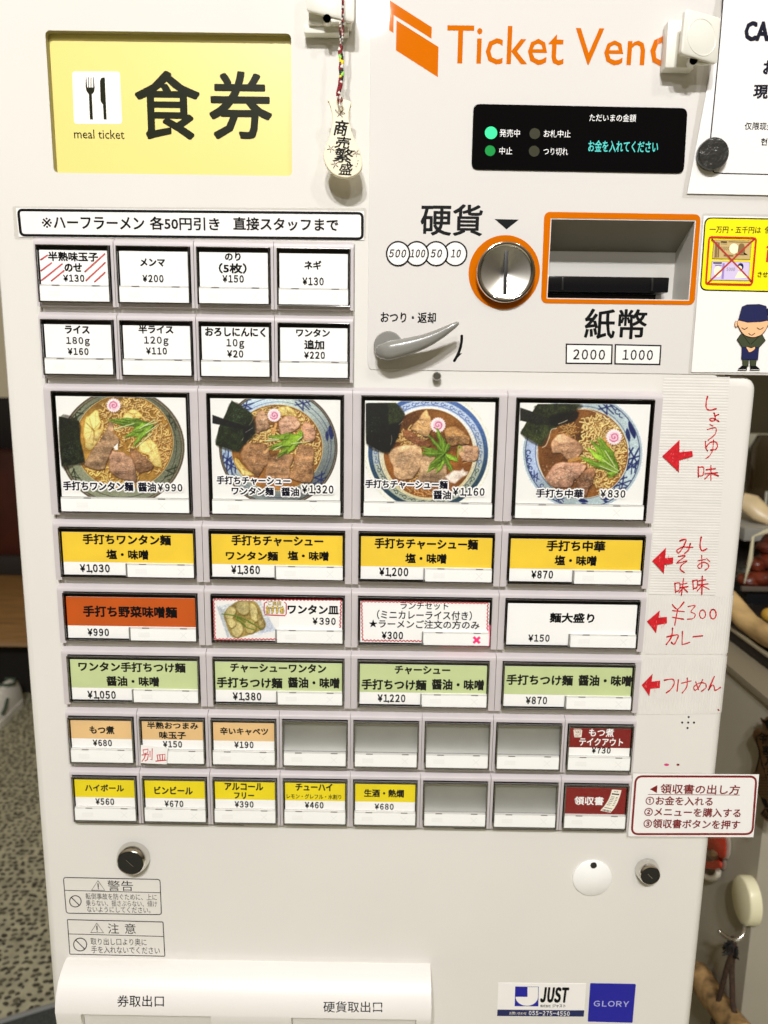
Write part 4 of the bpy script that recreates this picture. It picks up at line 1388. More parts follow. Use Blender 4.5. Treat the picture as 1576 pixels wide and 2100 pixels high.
def photo_2():
    c = Cv(1576, 1413, 21)
    c.ell(795, 640, 660, 655, (70, 56, 46)); c.ell(795, 640, 648, 642, (150, 140, 120)); c.ell(795, 640, 640, 632, (60, 54, 52))
    c.ell(795, 640, 630, 622, (168, 180, 176), 2, 1, (0.07, 0.04, 0), (-0.035, -0.045, 795, 640))
    c.clip = c.ell(795, 640, 630, 622, (0, 0, 0), ret=True)
    c.ell(520, 330, 300, 230, (176, 200, 240), 60, 0.75)
    c.ell(250, 700, 90, 240, (160, 186, 232), 40, 0.7)
    c.ring(795, 640, 590, 560, 5, (44, 52, 96)); c.ring(795, 650, 560, 520, 4, (56, 64, 96), 0.8)
    for x, y, an in ((1070, 150, 0.3), (1370, 480, 1.4), (1270, 1000, 2.2), (230, 780, 1.2), (430, 170, 2.4), (270, 850, 1.0)):
        c.motif(x, y, 85, (32, 44, 104), an, 0 if x != 1370 else 1)
    c.clip = None
    soup(c, 780, 640, 500, 470, (156, 106, 50))
    c.clip = c.ell(780, 640, 496, 466, (0, 0, 0), ret=True)
    c.noodles(1050, 560, 230, 400, 110, (220, 180, 100), 16)
    c.noodles(620, 520, 150, 80, 40, (226, 186, 104), 16)
    c.noodles(700, 240, 260, 60, 34, (216, 176, 96), 15)
    c.clip = None
    c.wonton([(800, 200), (900, 175), (960, 230), (1010, 300), (900, 290), (820, 280)])
    c.wonton([(300, 770), (350, 770), (430, 880), (520, 940), (420, 960), (370, 900)])
    c.meat([(545, 290), (580, 235), (640, 240), (680, 330), (700, 420), (620, 450), (545, 470)], (188, 140, 112), 0.8)
    c.meat([(800, 380), (840, 310), (930, 280), (1010, 330), (1030, 400), (940, 470), (830, 490)], (198, 146, 124), 0.9)
    c.meat([(1050, 470), (1090, 360), (1170, 390), (1210, 480), (1190, 560), (1120, 580)], (186, 132, 108), 0.8)
    c.meat([(380, 690), (420, 610), (500, 585), (640, 600), (700, 700), (720, 790), (640, 850), (560, 960), (460, 880), (400, 800)], (166, 116, 80), 1.5)
    c.meat([(700, 790), (760, 730), (900, 700), (960, 740), (930, 860), (910, 980), (740, 990), (640, 960)], (182, 130, 94), 1.3)
    c.meat([(1010, 640), (1090, 610), (1190, 650), (1180, 800), (1190, 960), (1120, 1030), (920, 980), (960, 860)], (170, 120, 84), 1.5)
    c.stroke([(740, 480), (770, 375)], 26, (224, 170, 104)); c.stroke([(640, 700), (690, 650)], 24, (222, 176, 118)); c.stroke([(725, 430), (740, 480)], 20, (206, 150, 90))
    c.leaf((1060, 520), ((690, 500, 34), (700, 640, 46), (770, 740, 44), (900, 690, 40), (1030, 440, 30), (840, 560, 60), (820, 640, 60)), (138, 172, 48))
    c.stems((((650, 565), (780, 560)), ((1140, 570), (940, 600)), ((1060, 520), (1010, 560)), ((830, 620), (740, 670)), ((690, 545), (800, 550))))
    c.naruto(748, 280, 74)
    c.nori([(275, 115), (500, 260), (540, 480), (400, 620), (350, 690), (95, 610), (130, 420), (190, 300)], (42, 52, 26), (350, 280, 60, 60))
    c.poly([(60, 275), (240, 340), (430, 400), (540, 440), (420, 560), (400, 440), (200, 400), (60, 370)], (20, 20, 22), 1.5, 0.95, (0.3, 0.3, 0), smooth=False)
    c.shine([(430, 470), (480, 440), (510, 420)]); c.shine([(470, 390), (510, 330), (515, 290)], 3); c.shine([(390, 560), (405, 530)], 4)
    return c

def photo_3():
    c = Cv(1576, 1413, 31)
    c.ell(775, 640, 712, 690, (226, 224, 206)); c.ell(775, 640, 700, 678, (240, 240, 226))
    c.ell(780, 640, 668, 640, (84, 116, 176), 2, 1, (0.05, 0.03, 0))
    L_ = c.ell(780, 900, 700, 460, (0, 0, 0), 120, ret=True)
    c.clip = L_; c.ell(780, 640, 668, 640, (34, 62, 66), 2, 1, (0.06, 0.04, 0)); c.clip = None
    c.ell(780, 640, 620, 590, (190, 206, 232), 2, 1, (0.04, 0.02, 0)); c.clip = L_; c.ell(780, 640, 620, 590, (172, 178, 150), 2, 1); c.clip = None
    for k in range(34):
        t = k * 2 * math.pi / 34
        c.motif(780 + 590 * math.cos(t), 640 + 560 * math.sin(t), 42, (58, 84, 160) if math.sin(t) < 0.25 else (34, 52, 58), t + 1.5, 2)
    c.ring(780, 640, 556, 528, 7, (70, 96, 168)); c.clip = L_; c.ring(780, 640, 556, 528, 8, (40, 60, 60)); c.clip = None
    c.ell(780, 650, 546, 520, (214, 216, 222), 2, 1, (0.04, 0.02, 0), (0.0, -0.02, 780, 600)); c.clip = L_; c.ell(780, 650, 546, 520, (214, 204, 164), 2, 1); c.clip = None
    soup(c, 785, 650, 494, 488, (134, 84, 36), (230, 208, 160))
    c.clip = c.ell(785, 650, 490, 484, (0, 0, 0), ret=True)
    c.ell(1000, 280, 240, 120, (164, 112, 54), 50, 0.6)
    c.noodles(600, 480, 130, 90, 34, (216, 170, 92), 14); c.noodles(640, 880, 160, 80, 26, (200, 156, 84), 13)
    c.noodles(700, 1110, 220, 40, 14, (190, 120, 60), 14)
    c.clip = None
    c.meat([(590, 360), (680, 260), (760, 165), (800, 250), (820, 340), (780, 460), (700, 440), (640, 400)], (204, 152, 104), 0.9)
    c.meat([(960, 420), (1020, 350), (1130, 380), (1240, 480), (1230, 540), (1120, 555), (1030, 560)], (190, 134, 84), 1.0)
    c.meat([(500, 410), (580, 400), (720, 500), (800, 560), (740, 580), (620, 530), (520, 470)], (158, 96, 62), 0.7)
    c.meat([(1130, 590), (1330, 570), (1320, 710), (1190, 740), (1140, 690)], (184, 136, 108), 1.0)
    c.meat([(330, 650), (400, 590), (560, 555), (680, 570), (720, 680), (690, 800), (600, 930), (470, 940), (400, 900), (380, 790)], (198, 152, 118), 1.7)
    c.meat([(700, 700), (800, 680), (960, 740), (990, 850), (940, 960), (680, 960), (690, 850)], (176, 136, 106), 1.4)
    c.naruto(890, 335, 84)
    c.leaf((960, 650), ((800, 450, 34), (890, 370, 34), (960, 470, 40), (1020, 560, 40), (700, 590, 34), (700, 650, 40), (1130, 720, 36), (1040, 850, 34), (880, 860, 44), (780, 850, 40), (800, 790, 34)), (120, 156, 44))
    c.stroke([(1110, 690), (1115, 600), (1120, 570), (1150, 580), (1160, 620)], 14, (150, 180, 80))
    c.poly([(960, 910), (1060, 840), (1140, 840), (1170, 810), (1190, 850), (1230, 850), (1220, 890), (1160, 920), (1080, 990), (1030, 980), (980, 930)], (232, 214, 200), 1.4, 1, (0.25, 0.2, 0.1), edge=((150, 100, 66), 4, 0.7), smooth=False)
    c.nori([(84, 100), (110, 88), (420, 88), (520, 215), (480, 300), (440, 470), (350, 640), (270, 640), (90, 540)], (20, 24, 14), (150, 330, 50, 80))
    c.poly([(330, 92), (420, 88), (520, 215), (470, 300), (340, 330)], (58, 66, 36), 3, 0.9, (0.2, 0.25, 0), smooth=False)
    c.shine([(455, 330), (490, 300), (500, 290)]); c.shine([(370, 450), (375, 500), (360, 560)], 4); c.shine([(1170, 760), (1240, 740), (1280, 750), (1270, 800)], 4); c.shine([(1150, 570), (1220, 565), (1230, 580)], 4)
    return c

def photo_4():
    c = Cv(1576, 1413, 41)
    c.ell(790, 640, 682, 655, (226, 232, 236)); c.ell(790, 640, 664, 640, (176, 192, 200)); c.ell(790, 640, 640, 618, (40, 52, 104))
    c.ell(790, 640, 632, 610, (170, 186, 190), 2, 1, (0.06, 0.05, 0), (0.02, 0.0, 790, 640))
    c.clip = c.ell(790, 640, 632, 610, (0, 0, 0), ret=True)
    c.ell(230, 740, 120, 330, (186, 204, 246), 40, 0.8)
    c.ring(790, 640, 528, 516, 6, (72, 86, 120))
    for x, y, sc, an, kd in ((1060, 140, 90, 0.3, 0), (1180, 180, 60, 0.9, 2), (1330, 400, 110, 1.25, 1), (1360, 700, 110, 1.6, 0), (1340, 790, 80, 1.2, 0), (1230, 990, 90, 2.3, 0), (1180, 1030, 60, 2.4, 2),
                             (190, 640, 60, 1.6, 2), (200, 730, 60, 1.5, 2), (210, 820, 60, 1.3, 2), (250, 910, 60, 1.1, 0), (340, 1010, 50, 0.8, 2), (520, 1170, 60, 0.3, 0), (1040, 1165, 50, 0.1, 1), (800, 1190, 60, 0.1, 1)):
        c.motif(x, y, sc, (26, 38, 100), an, kd)
    c.clip = None
    soup(c, 790, 650, 500, 490, (128, 84, 42), (236, 220, 190))
    c.clip = c.ell(790, 650, 496, 486, (0, 0, 0), ret=True)
    c.noodles(1010, 520, 260, 300, 130, (232, 194, 116), 17)
    c.noodles(1090, 850, 170, 240, 70, (226, 180, 100), 17)
    c.noodles(620, 400, 90, 60, 14, (170, 112, 44), 14)
    c.ell(430, 720, 110, 160, (120, 76, 40), 40, 0.6)
    c.clip = None
    c.meat([(450, 520), (540, 430), (640, 460), (740, 520), (790, 600), (740, 690), (630, 720), (540, 650), (450, 640)], (192, 140, 110), 1.4)
    c.stroke([(640, 735), (720, 715), (790, 700)], 34, (196, 146, 76))
    c.meat([(380, 900), (450, 800), (560, 745), (700, 755), (820, 780), (800, 850), (700, 950), (640, 1030), (480, 1020), (390, 960)], (190, 136, 114), 2.0)
    for _ in range(90):
        c.ell(c.r.gauss(560, 110), c.r.gauss(880, 60), c.r.uniform(3, 8), c.r.uniform(2, 5), (250, 226, 206), 1.5, 0.7)
    c.meat([(740, 940), (830, 830), (920, 820), (910, 920), (860, 1040), (820, 1130), (730, 1050)], (150, 102, 76), 1.2)
    c.stroke([(1010, 520), (1060, 490), (1080, 560)], 40, (222, 166, 96)); c.stroke([(1080, 600), (1110, 650)], 30, (170, 100, 40))
    c.leaf((1190, 850), ((960, 480, 54), (880, 520, 50), (830, 600, 50), (780, 690, 44), (1000, 560, 50), (860, 760, 40), (1060, 900, 36)), (142, 182, 56))
    c.stems((((1190, 845), (1010, 720)), ((1180, 870), (980, 790)), ((1150, 800), (1040, 620))))
    c.naruto(1140, 468, 88)
    c.nori([(290, 100), (770, 100), (700, 180), (620, 260), (520, 340), (430, 400), (330, 570), (95, 430), (160, 310), (240, 170)], (52, 58, 30), (330, 410, 70, 50))
    c.poly([(92, 140), (200, 175), (380, 250), (470, 300), (440, 340), (300, 330), (92, 285)], (44, 44, 34), 1.3, 1, (0.2, 0.2, 0), smooth=False)
    c.poly([(430, 240), (600, 190), (740, 190), (700, 290), (520, 340), (440, 330)], (22, 18, 8), 6, 0.85)
    c.shine([(340, 585), (380, 560), (415, 480), (440, 390), (500, 370)], 7); c.shine([(520, 322), (570, 305), (620, 280)], 7)
    c.shine([(740, 160), (860, 165), (1000, 220), (1100, 300), (1180, 370)], 6); c.shine([(290, 600), (300, 760), (350, 900)], 6)
    return c

def photo_plate():
    c = Cv(1576, 652, 51, (252, 250, 246))
    c.poly([(75, 150), (560, 70), (745, 425), (200, 505)], (206, 212, 216), 1.6, 1, (0.03, 0.02, 0), smooth=False)
    c.poly([(90, 165), (200, 505), (220, 470), (160, 190)], (176, 182, 190), 6, 0.6, smooth=False)
    c.poly([(640, 280), (745, 425), (480, 490), (560, 440)], (188, 196, 220), 8, 0.6, smooth=False)
    pts = [(170, 220), (330, 90), (520, 110), (600, 280), (620, 390), (420, 480), (260, 500), (180, 330)]
    c.poly(pts, (160, 138, 78), 3, 1, (0.25, 0.2, 0.1))
    for q in ([(170, 230), (230, 150), (300, 200), (250, 300), (190, 290)], [(310, 110), (430, 100), (440, 220), (370, 250), (300, 190)], [(450, 120), (520, 150), (550, 300), (480, 330), (450, 220)],
              [(250, 340), (340, 330), (380, 420), (320, 500), (250, 460)], [(390, 330), (480, 300), (520, 400), (470, 460), (400, 430)], [(530, 240), (600, 290), (610, 390), (560, 400)], [(190, 300), (260, 290), (300, 350), (240, 400)]):
        c.poly([(x + 4, y + 8) for x, y in q], (90, 70, 30), 4, 0.7)
        c.poly(q, c.r.choice([(206, 190, 130), (186, 168, 106), (176, 156, 98)]), 1.5, 1, (0.25, 0.12, 0.1), edge=((130, 108, 52), 4, 0.6))
        cx = sum(p[0] for p in q) / len(q); cy = sum(p[1] for p in q) / len(q)
        for _ in range(4):
            c.stroke([(cx + c.r.uniform(-30, 30), cy + c.r.uniform(-40, 40)), (cx + c.r.uniform(-40, 40), cy + c.r.uniform(-40, 40))], 6, (230, 216, 160), 0.6)
    for q in (((140, 240), (280, 260), (400, 330)), ((290, 260), (420, 310), (560, 400)), ((280, 250), (400, 380), (520, 420)), ((430, 330), (500, 360), (580, 410)), ((300, 300), (380, 350), (400, 370))):
        c.stroke(q, 12, (84, 112, 34)); c.stroke([(x, y - 3) for x, y in q], 4, (150, 172, 84))
    return c

SRGB2LIN = lambda v: np.where(v <= 0.04045, v / 12.92, ((v + 0.055) / 1.055) ** 2.4)
PHOTO = mat('photo_print', (0.8, 0.8, 0.8), 0.5, attr='ink')

def soften(a, seed):
    k = (0.22, 0.56, 0.22)
    for ax in (0, 1):
        a = k[0] * np.roll(a, 1, ax) + k[1] * a + k[2] * np.roll(a, -1, ax)
    g = np.random.default_rng(seed).normal(0, 0.05, a.shape[:2])[..., None]
    g = (g + np.roll(g, 1, 0) + np.roll(g, 1, 1)) / 1.7
    return np.where(a.min(-1, keepdims=True) > 0.95, a, np.clip(a + g, 0, 1))

def print_photo(name, parent, rect, Y, c, org, sc, nx, nz):
    """the canvas laid as coloured ink on a fine sheet"""
    x0, x1, z0, z1 = rect
    X = np.linspace(x0, x1, nx); Z = np.linspace(z0, z1, nz)
    XX, ZZ = np.meshgrid(X, Z)
    P = np.stack([XX, np.full_like(XX, Y), ZZ], -1).reshape(-1, 3)
    pp = proj(P)
    u = np.clip((pp[:, 0] - org[0]) * sc / c.Q, 0, c.w - 1.001)
    v = np.clip((pp[:, 1] - org[1]) * sc / c.Q, 0, c.h - 1.001)
    ui, vi = u.astype(int), v.astype(int)
    fu, fv = (u - ui)[:, None], (v - vi)[:, None]
    A = soften(c.a, nx)
    colr = A[vi, ui] * (1 - fu) * (1 - fv) + A[vi, ui + 1] * fu * (1 - fv) + A[vi + 1, ui] * (1 - fu) * fv + A[vi + 1, ui + 1] * fu * fv
    g_ = colr.mean(-1, keepdims=True)
    colr = np.where(g_ > 0.93, colr, np.clip(g_ + (colr - g_) * 0.92, 0, 1))
    colr = np.where(g_ > 0.93, colr, np.clip(colr + 0.22 * (colr - 0.47), 0, 1))
    colr = SRGB2LIN(np.clip(colr, 0, 1))
    colr = colr * (0.76 + 0.19 * colr.min(-1, keepdims=True) ** 3)
    me = bpy.data.meshes.new(name)
    idx = np.arange(nx * nz).reshape(nz, nx)
    q = np.stack([idx[:-1, :-1], idx[:-1, 1:], idx[1:, 1:], idx[1:, :-1]], -1).reshape(-1, 4)
    me.vertices.add(len(P)); me.vertices.foreach_set('co', P.ravel())
    me.loops.add(q.size); me.loops.foreach_set('vertex_index', q.ravel().astype(np.int32))
    me.polygons.add(len(q)); me.polygons.foreach_set('loop_start', np.arange(0, q.size, 4, dtype=np.int32))
    try: me.polygons.foreach_set('loop_total', np.full(len(q), 4, dtype=np.int32))
    except Exception: pass
    me.update(calc_edges=True)
    ca = me.color_attributes.new('ink', 'FLOAT_COLOR', 'POINT')
    ca.data.foreach_set('color', np.concatenate([colr, np.ones((len(P), 1))], 1).astype(np.float32).ravel())
    me.materials.append(PHOTO)
    o = bpy.data.objects.new(name, me)
    COL.objects.link(o)
    o.parent = parent
    return o

BL = [('photo button for 手打ちワンタン麺 醤油 with yellow dumplings', (110, 800), photo_1,
       [('手打ちワンタン麺', 129.9, 987.4, 274.1, 1006.6), ('醤油', 283.9, 989.2, 320.7, 1008.4), ('¥  990', 324.4, 991.8, 375, 1007.6, 0)]),
      ('photo button for 手打ちチャーシューワンタン麺 醤油 with many meat slices', (425, 800), photo_2,
       [('手打ちチャーシュー', 444.9, 976.6, 596.1, 994.4), ('ワンタン麺', 475.6, 998.4, 562.1, 1015.6), ('醤油', 577.7, 999.4, 614.2, 1017.4), ('¥  1,320', 619.7, 994.6, 684.8, 1011.8, 0)]),
      ('photo button for 手打ちチャーシュー麺 醤油 with scrolled bowl rim', (735, 810), photo_3,
       [('手打ちチャーシュー麺', 749.4, 984.4, 918.7, 1002), ('醤油', 889.2, 1005.6, 925.5, 1024), ('¥  1,160', 929.1, 1000, 994.1, 1016.6, 0)]),
      ('photo button for 手打ち中華 with blue painted bowl', (1050, 810), photo_4,
       [('手打ち中華', 1099.3, 1002.8, 1196.3, 1021), ('¥  830', 1231.3, 1004.4, 1282.8, 1020.6, 0)])]
for k, (lbl, org, fn, tx) in enumerate(BL):
    o, x0, x1, zt = make_button(2, k, True, lbl)
    z1, z0 = zt - 0.0064, zt - 0.0786
    put_plate('label_card', o, x0, x1, z0, z1, CY, 0.0004, CARD)
    print_photo('food_photo', o, (x0 + 0.0001, x1 - 0.0001, z0 + 0.0001, z1 - 0.0001), CY - 0.00008, fn(), org, 5.4345, 300, 230)
    status(o, x0 - 0.0002, x1 + 0.0004, zt - 0.0892, zt - 0.0798)
    a = Art(CY - 0.00015)
    for t in tx:
        price = len(t) > 5
        a.text(*t[:5], INK if price else INKN, 0.026 if price else 0.034, halo=WHITEINK, halo_w=0.15)
    a.build('lettering', o)
x0 = -0.22 + 0.11 + 0.0068
print_photo('food_photo', b52, (x0 + 0.0013, x0 + 0.049, ROWZ[4] - 0.0378, ROWZ[4] - 0.0078), CY - 0.00003, photo_plate(), (430, 1215), 5.4345, 130, 84)
# ================================================================== NOTICES, TAPE, MAGNETS, CHARM (each lifts off the machine)
def notice(name, label, cat, film, paper, Y=0.0, yf=0.0004, r=0.0012, group=None):
    root = empty(name, tuple(at(*film[-1], Y)))
    tag(root, label, cat, group)
    mb = MB()
    sheet(mb, film, Y, 0.00025, FILM, r)
    mb.build('laminate_film', root)
    mb = MB()
    sheet(mb, paper, Y - 0.00027, 0.0002, PAPER)
    mb.build('paper', root)
    return root, Y - 0.00047

root, y_ = notice('discount_notice', 'long white laminated strip with thick black border reading ※ハーフラーメン 各50円引き', 'notice',
                  [(26.9, 423.4), (752, 427.5), (750, 494), (30.9, 490.9)], [(33, 426.5), (747, 433), (746.5, 492.5), (39.5, 486)])
a = Art(y_)
a.stroke(rquad([(37.8, 430.6), (743.6, 437.6), (743.6, 489.6), (43.4, 482.4)], 9, 5), 5.6, INK, closed=True)
a.text('※', 86.3, 446.3, 106.9, 467.4, INK, 0.0)
a.text('ハーフラーメン', 110.5, 444.5, 296.6, 470.4, INK, 0.020)
a.text('各50円引き', 307.7, 445, 450.9, 472.4, INK, 0.020)
a.text('直接スタッフまで', 478.9, 446.5, 694.4, 473.4, INK, 0.020)
a.build('lettering', root)

root, y_ = notice('cash_notice', 'white laminated sheet with thin black frame starting CA, held by the round black magnet', 'notice',
                  [(1478, -60), (1680, -60), (1680, 414), (1399, 406)], [(1496, -60), (1672, -60), (1672, 402), (1409.5, 397)], -0.0012, 0.0)
a = Art(y_)
a.stroke([(1486.5, -60), (1482.5, 10), (1476, 90), (1466, 200), (1457, 290), (1454.5, 330), (1457, 345), (1466, 354), (1480, 355.6), (1600, 358.4), (1670, 360)], 2.6, INKN, smooth=False)
a.text('CASH', 1527, 43.5, 1618, 85.5, INKN, 0.035)
a.text('お', 1565.5, 124, 1592, 153, INKN, 0.03)
a.text('現金', 1545.5, 172.5, 1606, 203, INKN, 0.03)
a.text('仅限现金', 1527.5, 251, 1588, 266.5, INK, 0.006)
a.text('현금', 1560.5, 283.5, 1590, 298, INK, 0.006)
a.build('lettering', root)

root, y_ = notice('banknote_notice', 'white laminated sheet with yellow panel, crossed out banknotes and bowing cook', 'notice',
                  [(1440.5, 438), (1660, 441), (1660, 769), (1412, 766)], [(1443.2, 442.5), (1655, 446), (1655, 764.5), (1418, 763.2)], -0.0007, 0.0)
a = Art(y_)
yq = [(1445.6, 445.6), (1650, 449), (1650, 601), (1435.4, 596.2)]
a.poly(rquad(yq, 15, 6), INK)
a.poly(rquad([(1448.2, 448.2), (1648, 451.6), (1648, 598), (1438.2, 593.4)], 13, 6), YELLOW)
a.text('一万円・五千円は', 1455.6, 464.2, 1561, 478.4, INK, 0.014)
a.text('使えません', 1568.5, 464.6, 1646, 479.4, INK, 0.014)
a.text('両替', 1571, 502, 1640, 538, mat('red_print', rgb(196, 14, 20), 0.5), 0.03)
a.text('させて', 1554, 557.5, 1586, 568.6, INK, 0.012)
L = zm(1340, 380, 5.0)
BR_ = mat('note_brown', rgb(196, 168, 110), 0.5); BR2 = mat('note_brown_dark', rgb(128, 100, 54), 0.5)
LV = mat('note_violet', rgb(206, 192, 226), 0.5); LV2 = mat('note_violet_dark', rgb(150, 128, 190), 0.5)
CRM = mat('note_cream', rgb(250, 238, 200), 0.5); REDP = MATS['red_print']
RSB = mat('cross_red', rgb(176, 40, 30), 0.5)
a.poly(L((620, 558), (1010, 566), (993, 764), (600, 754)), BR2)
a.poly(L((624, 563), (1005, 571), (988, 759), (605, 749)), BR_)
a.stroke(L((648, 580), (638, 742)), 5, BR2, cap=False); a.stroke(L((672, 585), (664, 740)), 3.4, BR2, cap=False)
a.stroke(L((770, 580), (985, 586)), 2, BR2, cap=False); a.stroke(L((690, 582), (755, 583)), 3, INK, cap=False); a.stroke(L((690, 602), (757, 604)), 1.2, BR2, cap=False)
a.circle(*L((826, 650))[0], 9.4, 10.4, CRM)
a.poly(L((868, 690), (880, 610), (905, 597), (930, 612), (935, 690)), BR2, smooth=True)
a.text('10000', *L((690, 630))[0], *L((775, 668))[0], INK, 0.0)
a.poly(L((905, 715), (935, 690), (968, 716)), INK); a.stroke(L((840, 705), (930, 712)), 3, BR2, cap=False); a.stroke(L((720, 720), (820, 724)), 3.6, BR2, cap=False)
a.poly(L((598, 777), (990, 786), (978, 980), (585, 972)), LV2)
a.poly(L((603, 782), (985, 791), (973, 975), (590, 967)), LV)
a.circle(*L((660, 885))[0], 8, 11, CRM); a.stroke(L((720, 800), (708, 962)), 4.6, LV2, cap=False)
a.stroke(L((612, 797), (700, 799)), 3, INK, cap=False); a.stroke(L((630, 820), (698, 822)), 1.4, INK, cap=False)
a.text('5000', *L((750, 845))[0], *L((835, 880))[0], INKN, 0.0)
a.circle(*L((893, 835))[0], 6, 7.4, NAVY); a.circle(*L((884, 848))[0], 4.6, 4.6, CRM); a.poly(L((830, 955), (870, 885), (930, 890), (960, 950)), CRM)
a.stroke(L((600, 555), (1005, 985)), 3.4, RSB); a.stroke(L((1035, 550), (560, 1000)), 3.4, RSB)
a.stroke(rquad(L((572, 530), (1053, 542), (1010, 1020), (537, 1010)), 6, 4), 3.4, REDP, closed=True)
SKIN = mat('skin_print', rgb(236, 184, 136), 0.5); OLIVE = mat('olive_print', rgb(56, 64, 38), 0.5); APR = mat('apron_print', rgb(10, 18, 74), 0.5)
def out(pts, m, wd=1.0, smooth=False):
    p = L(*pts)
    if smooth: p = spline(p, True, 4)
    a.poly(p, m)
    a.stroke(p, wd, INK, closed=True)
out([(912, 1788), (976, 1788), (970, 1858), (914, 1852)], OLIVE); out([(986, 1788), (1056, 1788), (1046, 1858), (990, 1852)], OLIVE)
a.poly(L((862, 1898), (868, 1880), (905, 1850), (958, 1855), (957, 1898)), INK); a.poly(L((990, 1898), (990, 1855), (1050, 1850), (1085, 1880), (1090, 1898)), INK)
a.stroke(L((868, 1890), (950, 1890)), 0.8, PAPER, cap=False); a.stroke(L((995, 1890), (1082, 1890)), 0.8, PAPER, cap=False)
out([(890, 1530), (855, 1582), (908, 1662), (905, 1700), (1075, 1700), (1078, 1665), (1146, 1592), (1112, 1530)], OLIVE, 1.2)
a.stroke(L((920, 1540), (985, 1630)), 1.0, INK); a.stroke(L((1085, 1545), (1000, 1630)), 1.0, INK)
out([(905, 1660), (1080, 1662), (1068, 1790), (900, 1786)], APR)
out([(950, 1655), (1000, 1668), (1035, 1655), (1038, 1680), (985, 1715), (962, 1690)], SKIN, 1.0, True)
a.circle(*L((846, 1425))[0], 3.0, 6.4, SKIN); a.stroke([(L((846, 1425))[0][0] + 3 * math.cos(t), L((846, 1425))[0][1] + 6.4 * math.sin(t)) for t in np.linspace(0, 6.1, 16)], 0.9, INK)
a.circle(*L((1184, 1425))[0], 3.0, 6.4, SKIN)
out([(862, 1390), (1015, 1384), (1172, 1390), (1165, 1450), (1120, 1520), (1060, 1553), (1005, 1560), (935, 1538), (885, 1480)], SKIN, 1.2, True)
a.circle(*L((1172, 1300))[0], 4.2, 7.5, APR)
out([(905, 1247), (955, 1226), (1080, 1222), (1152, 1240), (1175, 1385), (1100, 1400), (960, 1406), (868, 1385)], APR, 1.0)
a.stroke(L((1040, 1236), (1042, 1370)), 0.9, NAVY)
a.stroke(L((902, 1462), (930, 1478), (962, 1460)), 1.5, INK, smooth=True); a.stroke(L((1058, 1462), (1090, 1478), (1122, 1460)), 1.5, INK, smooth=True); a.stroke(L((974, 1520), (1003, 1538), (1035, 1518)), 1.5, INK, smooth=True)
a.build('printed_panel', root)

root, y_ = notice('receipt_notice', 'white card with dark red rounded border headed 領収書の出し方, reaching past the machine edge', 'notice',
                  [(1291, 1583.5), (1557.8, 1586.6), (1541, 1721), (1284, 1718.5)], [(1298.9, 1586.2), (1557.2, 1588), (1545.4, 1716.6), (1288.2, 1715.2)], -0.0008, 0.0)
a = Art(y_)
L = zm(1280, 1440, 3.1824)
a.stroke(rquad(L((78, 484), (865, 486), (838, 861), (50, 861)), 14, 6), 4.3, MAROON, closed=True)
a.poly(L((169, 568), (219, 541), (215, 593)), MAROON)
a.text('領収書の出し方', 1354.8, 1608.6, 1518, 1628.6, MAROON, 0.02)
a.stroke(L((158, 602), (755, 606)), 1.1, MAROON)
a.text('①お金を入れる', 1324.4, 1633.2, 1462.4, 1651.6, MAROON, 0.018)
a.text('②メニューを購入する', 1321.6, 1656.6, 1519.6, 1675, MAROON, 0.018)
a.text('③領収書ボタンを押す', 1320, 1680.2, 1518, 1699, MAROON, 0.018)
a.build('lettering', root)

# small slip on the last but one row
slip = MB()
L = zm(100, 1450, 2.5016)
sheet(slip, L((474, 194), (613, 207), (607, 293), (473, 286)), VY - 0.0002, 0.0003, PAPER)
slip = tag(slip.build('paper_slip'), 'small white slip with red handwriting stuck on the 半熟おつまみ味玉子 button', 'paper slip')
a = Art(VY - 0.0005)
for p in (((485, 220), (511, 216), (508, 236), (487, 238), (485, 220)), ((480, 246), (513, 242), (507, 270), (496, 276)), ((498, 240), (492, 262), (479, 279)), ((521, 226), (521, 256)), ((532, 214), (531, 272), (523, 268)),
          ((557, 246), (562, 275)), ((557, 246), (598, 242), (596, 273)), ((571, 246), (573, 274)), ((585, 244), (585, 273)), ((551, 277), (604, 272))):
    a.stroke(L(*p), 1.9, REDPEN)
a.build('handwriting', slip)

# ribbed tape with red handwriting
def tape(name, label, c, along, per, z_wrap=False):
    """c: corners tl,tr,br,bl (world x,z); ribs run 'h'orizontally or 'v'ertically; may wrap round the rounded cabinet edge"""
    nu, nv = (14, 8) if along == 'h' else (0, 10)
    tl, tr, br, bl = [np.array(q) for q in c]
    if along == 'h':
        n = int((tl[1] - bl[1]) / per * 7); us = np.linspace(0, 1, 14); vs = np.linspace(0, 1, n)
    else:
        n = int((tr[0] - tl[0]) / per * 7); us = np.linspace(0, 1, n); vs = np.linspace(0, 1, 8)
    rr = 0.0073
    V = []
    for v in vs:
        for u in us:
            top = tl * (1 - u) + tr * u; bot = bl * (1 - u) + br * u
            p = top * (1 - v) + bot * v
            q = (p[1] if along == 'h' else p[0]) / per
            d = 0.00030 + 0.00007 * math.sin(q * 2 * math.pi) + 0.00004 * math.sin(q * 1.7 + u * 3)
            x, z = p
            xe = XR - 0.0070
            if x <= xe:
                V.append((x, -d, z))
            else:
                t = min((x - xe) / rr, math.pi / 2)
                ex = (x - xe) - rr * t
                V.append((xe + (0.007 + d) * math.sin(t), 0.007 - (0.007 + d) * math.cos(t) + max(0, ex), z))
    nu = len(us)
    Fc = [(j * nu + i, j * nu + i + 1, (j + 1) * nu + i + 1, (j + 1) * nu + i) for j in range(len(vs) - 1) for i in range(nu - 1)]
    o = mesh_obj(name, V, Fc, TAPE, None, smooth=True)
    return tag(o, label, 'tape', 'ribbed tape strips with handwriting')

